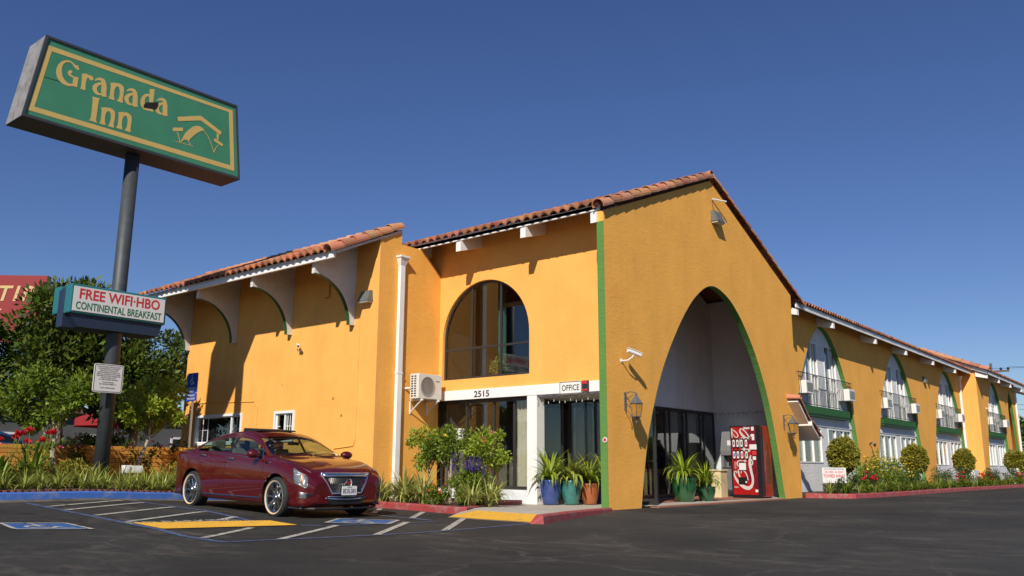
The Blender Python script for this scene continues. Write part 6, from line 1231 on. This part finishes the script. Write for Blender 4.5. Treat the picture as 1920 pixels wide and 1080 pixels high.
# ------------------------------------------------------------------ beyond: red store sign, parasol, far buildings, pole, wires
mat('store_red', (.24, .008, .010), .6); mat('store_yellow', (.55, .40, .17), .5); mat('canvas_red', (.42, .03, .035), .8, trans=.35); mat('far_wall', (.10, .10, .10), .85, var=(1, .1)); mat('far_cream', (.60, .52, .34), .8); mat('far_roof', (.18, .10, .08), .8); mat('pole_wood', (.14, .10, .07), .9)
RS = thing('store_sign', 'red billboard with cream letters TI half hidden behind the left trees', 'sign', (-38, -.5, 0))
dv = Vector((1.9, 1.7, 0)).normalized(); p0 = Vector((-36.7, 2.72, 0)); nv = Vector((dv.y, -dv.x, 0))
def RSF(u, z, o=0): return p0 + dv * u + Vector((0, 0, z)) + nv * o
m = MB(); c = [RSF(-7.5, 7.2), RSF(0, 7.2), RSF(0, 10.75), RSF(-7.5, 10.75)]; m.add([*c, *[q_ - nv * .4 for q_ in c]], [(0, 1, 2, 3), (7, 6, 5, 4), (0, 4, 5, 1), (1, 5, 6, 2), (2, 6, 7, 3), (3, 7, 4, 0)]); wbuild(m, 'panel', 'store_red', RS)
m = MB(); text_mesh(m, 'TIR', .82, RSF(-.45, 9.78, .03), dv, (.16, .14, 1), width=2.0, bold=.02, align='RIGHT', spacing=1.25); text_mesh(m, 'NT', .36, RSF(-2.15, 8.75, .03), dv, (0, 0, 1), width=.62, bold=.04, align='RIGHT'); text_mesh(m, 'ST', .36, RSF(-2.0, 8.1, .03), dv, (0, 0, 1), width=.55, bold=.04, align='RIGHT'); wbuild(m, 'lettering', 'store_yellow', RS)
wbuild(MB().tube([RSF(-3.7, 0, -.2), RSF(-3.7, 7.3, -.2)], .2, 12), 'pole', 'pole_paint', RS)
PR = thing('parasol', 'faded red parasol behind the sign pole', 'parasol', (-19.2, -1.25, .3)); m = MB(); K = 8; vs = [(0, 0, 2.75)]
for r_, z in ((1.5, 2.15), (1.5, 1.9)):
    for k_ in range(K): a = 2 * math.pi * k_ / K; vs.append((r_ * math.cos(a), r_ * math.sin(a), z))
m.add(vs, [(0, 1 + k_, 1 + (k_ + 1) % K) for k_ in range(K)] + [(1 + k_, 9 + k_, 9 + (k_ + 1) % K, 1 + (k_ + 1) % K) for k_ in range(K)]); m.build('canopy', MAT['canvas_red'], PR); MB().tube([(0, 0, 0), (0, 0, 2.7)], .03, 8).build('pole', MAT['plastic_white'], PR)
for k_ in range(1): MB().lathe([(0, .70), (.5, .70), (.5, .74), (0, .74)], (0, 0, 0), 20).build('table', MAT['dark_frame'], PR)
def house(label, a, b, h, wm, rm='far_roof', win=3, rz=0):
    t = thing('distant_building', label, 'building', ((a[0] + b[0]) / 2, (a[1] + b[1]) / 2, 0)); wbuild(MB().box((a[0], a[1], 0), (b[0], b[1], h)), 'wall', wm, t); wbuild(MB().bbox((a[0] - .3, a[1] - .3, h), (b[0] + .3, b[1] + .3, h + .25), .03), 'roof', rm, t)
    for i in range(win):
        y = a[1] + (b[1] - a[1]) * (i + .5) / win; f = wbuild(MB().box((b[0], y - .8, h * .35), (b[0] + .04, y + .8, h * .72)), 'window', 'white_frame', t); wbuild(MB().box((b[0] + .041, y - .7, h * .38), (b[0] + .05, y + .7, h * .69)), 'pane', 'dark_frame', f)
    return t
house('low grey building beyond the brick wall and parasol', (-42, -12, 0), (-30, 14, 0), 3.2, 'far_wall', win=6)
house('pale cream low building past the far end of the wing', (-8, 75, 0), (6, 90, 0), 3.6, 'far_cream', win=3)
tree('dark round tree past the far end of the wing', (-4.0, 66, 0), 3, (-4.0, 66, 3.3), (3.0, 3.0, 2.2), 4000, .32, 'leaf_dark', .25, 26, 19)
tree('wide tree on the skyline right of the far end', (6.5, 96, 0), 3, (6.5, 96, 3.4), (6, 6, 3.2), 5000, .42, 'leaf_dark', .3, 30, 20)
UP = thing('utility_pole', 'wooden utility pole with crossarm rising behind the wing roof', 'utility pole', (-13.2, 119.8, 0)); m = MB(); m.tube([(0, 0, 0), (0, 0, 15.6)], [.24, .16], 10); m.build('pole', MAT['pole_wood'], UP)
m = MB(); m.box((-2.2, -.1, 14.3), (2.2, .1, 14.55)); m.build('crossarm', MAT['pole_wood'], UP); m = MB()
for x in (-2.1, -1.2, 1.2, 2.1): m.lathe([(0, 0), (.16, .05), (.18, .2), (.10, .38), (0, .40)], (x, 0, 14.55), 8)
m.build('insulator', MAT['black_metal'], UP)
WR_ = thing('power_lines', 'thin overhead wires running right from the utility pole', 'wires', (-13.2, 119.8, 14.9)); m = MB()
for (a, b) in (((-15.3, 119.8, 14.95), (45, 100, 14.5)), ((-11, 119.8, 14.95), (48, 100, 13.6)), ((-13, 119, 9.8), (45, 100, 8.6)), ((-13, 119, 9.2), (46, 100, 7.9))):
    A_, B_ = Vector(a), Vector(b); m.tube([A_.lerp(B_, i / 16) - Vector((0, 0, 1.2 * math.sin(math.pi * i / 16))) for i in range(17)], .022, 4)
wbuild(m, 'cable', 'black_metal', WR_)

mat('verge_tile_dark', (.15, .055, .04), .85, rand=.25)
GE = thing('garden_edging', 'scalloped dark red edging tiles along the top of the blue kerb', 'edging', (-7.25, -8, .3)); m = MB(); y = -15.0
while y < -3.7:
    x = -7.0 if y < -9.3 else -7.0 - (y + 9.3) * .014; z = Gc(x, y) + .14; m.tube([(x - .24, y, z - .06), (x - .235, y, z + .035 + rnd.uniform(-.004, .006))], [.062, .055], 8); y += .125
wbuild(m, 'tiles', 'verge_tile_dark', GE)

HP = thing('houseplant', 'small leafy houseplant behind the middle pane of the round headed window', 'houseplant', (-4.05, 1.13, 3.06)); crown('foliage', HP, (0, 0, .38), (.40, .12, .32), 330, .11, 'leaf_variegated', 14, 401, shell=.1)
mb = MB(); mb.lathe([(0, 0), (.10, 0), (.14, .2), (.12, .2), (0, .18)], (0, 0, 0), 14); mb.build('pot', MAT['terracotta_pot'], HP); trunk(HP, (0, 0, .1), (0, 0, .4), .012, .008, [(.15, 0, .5), (-.15, 0, .45)])
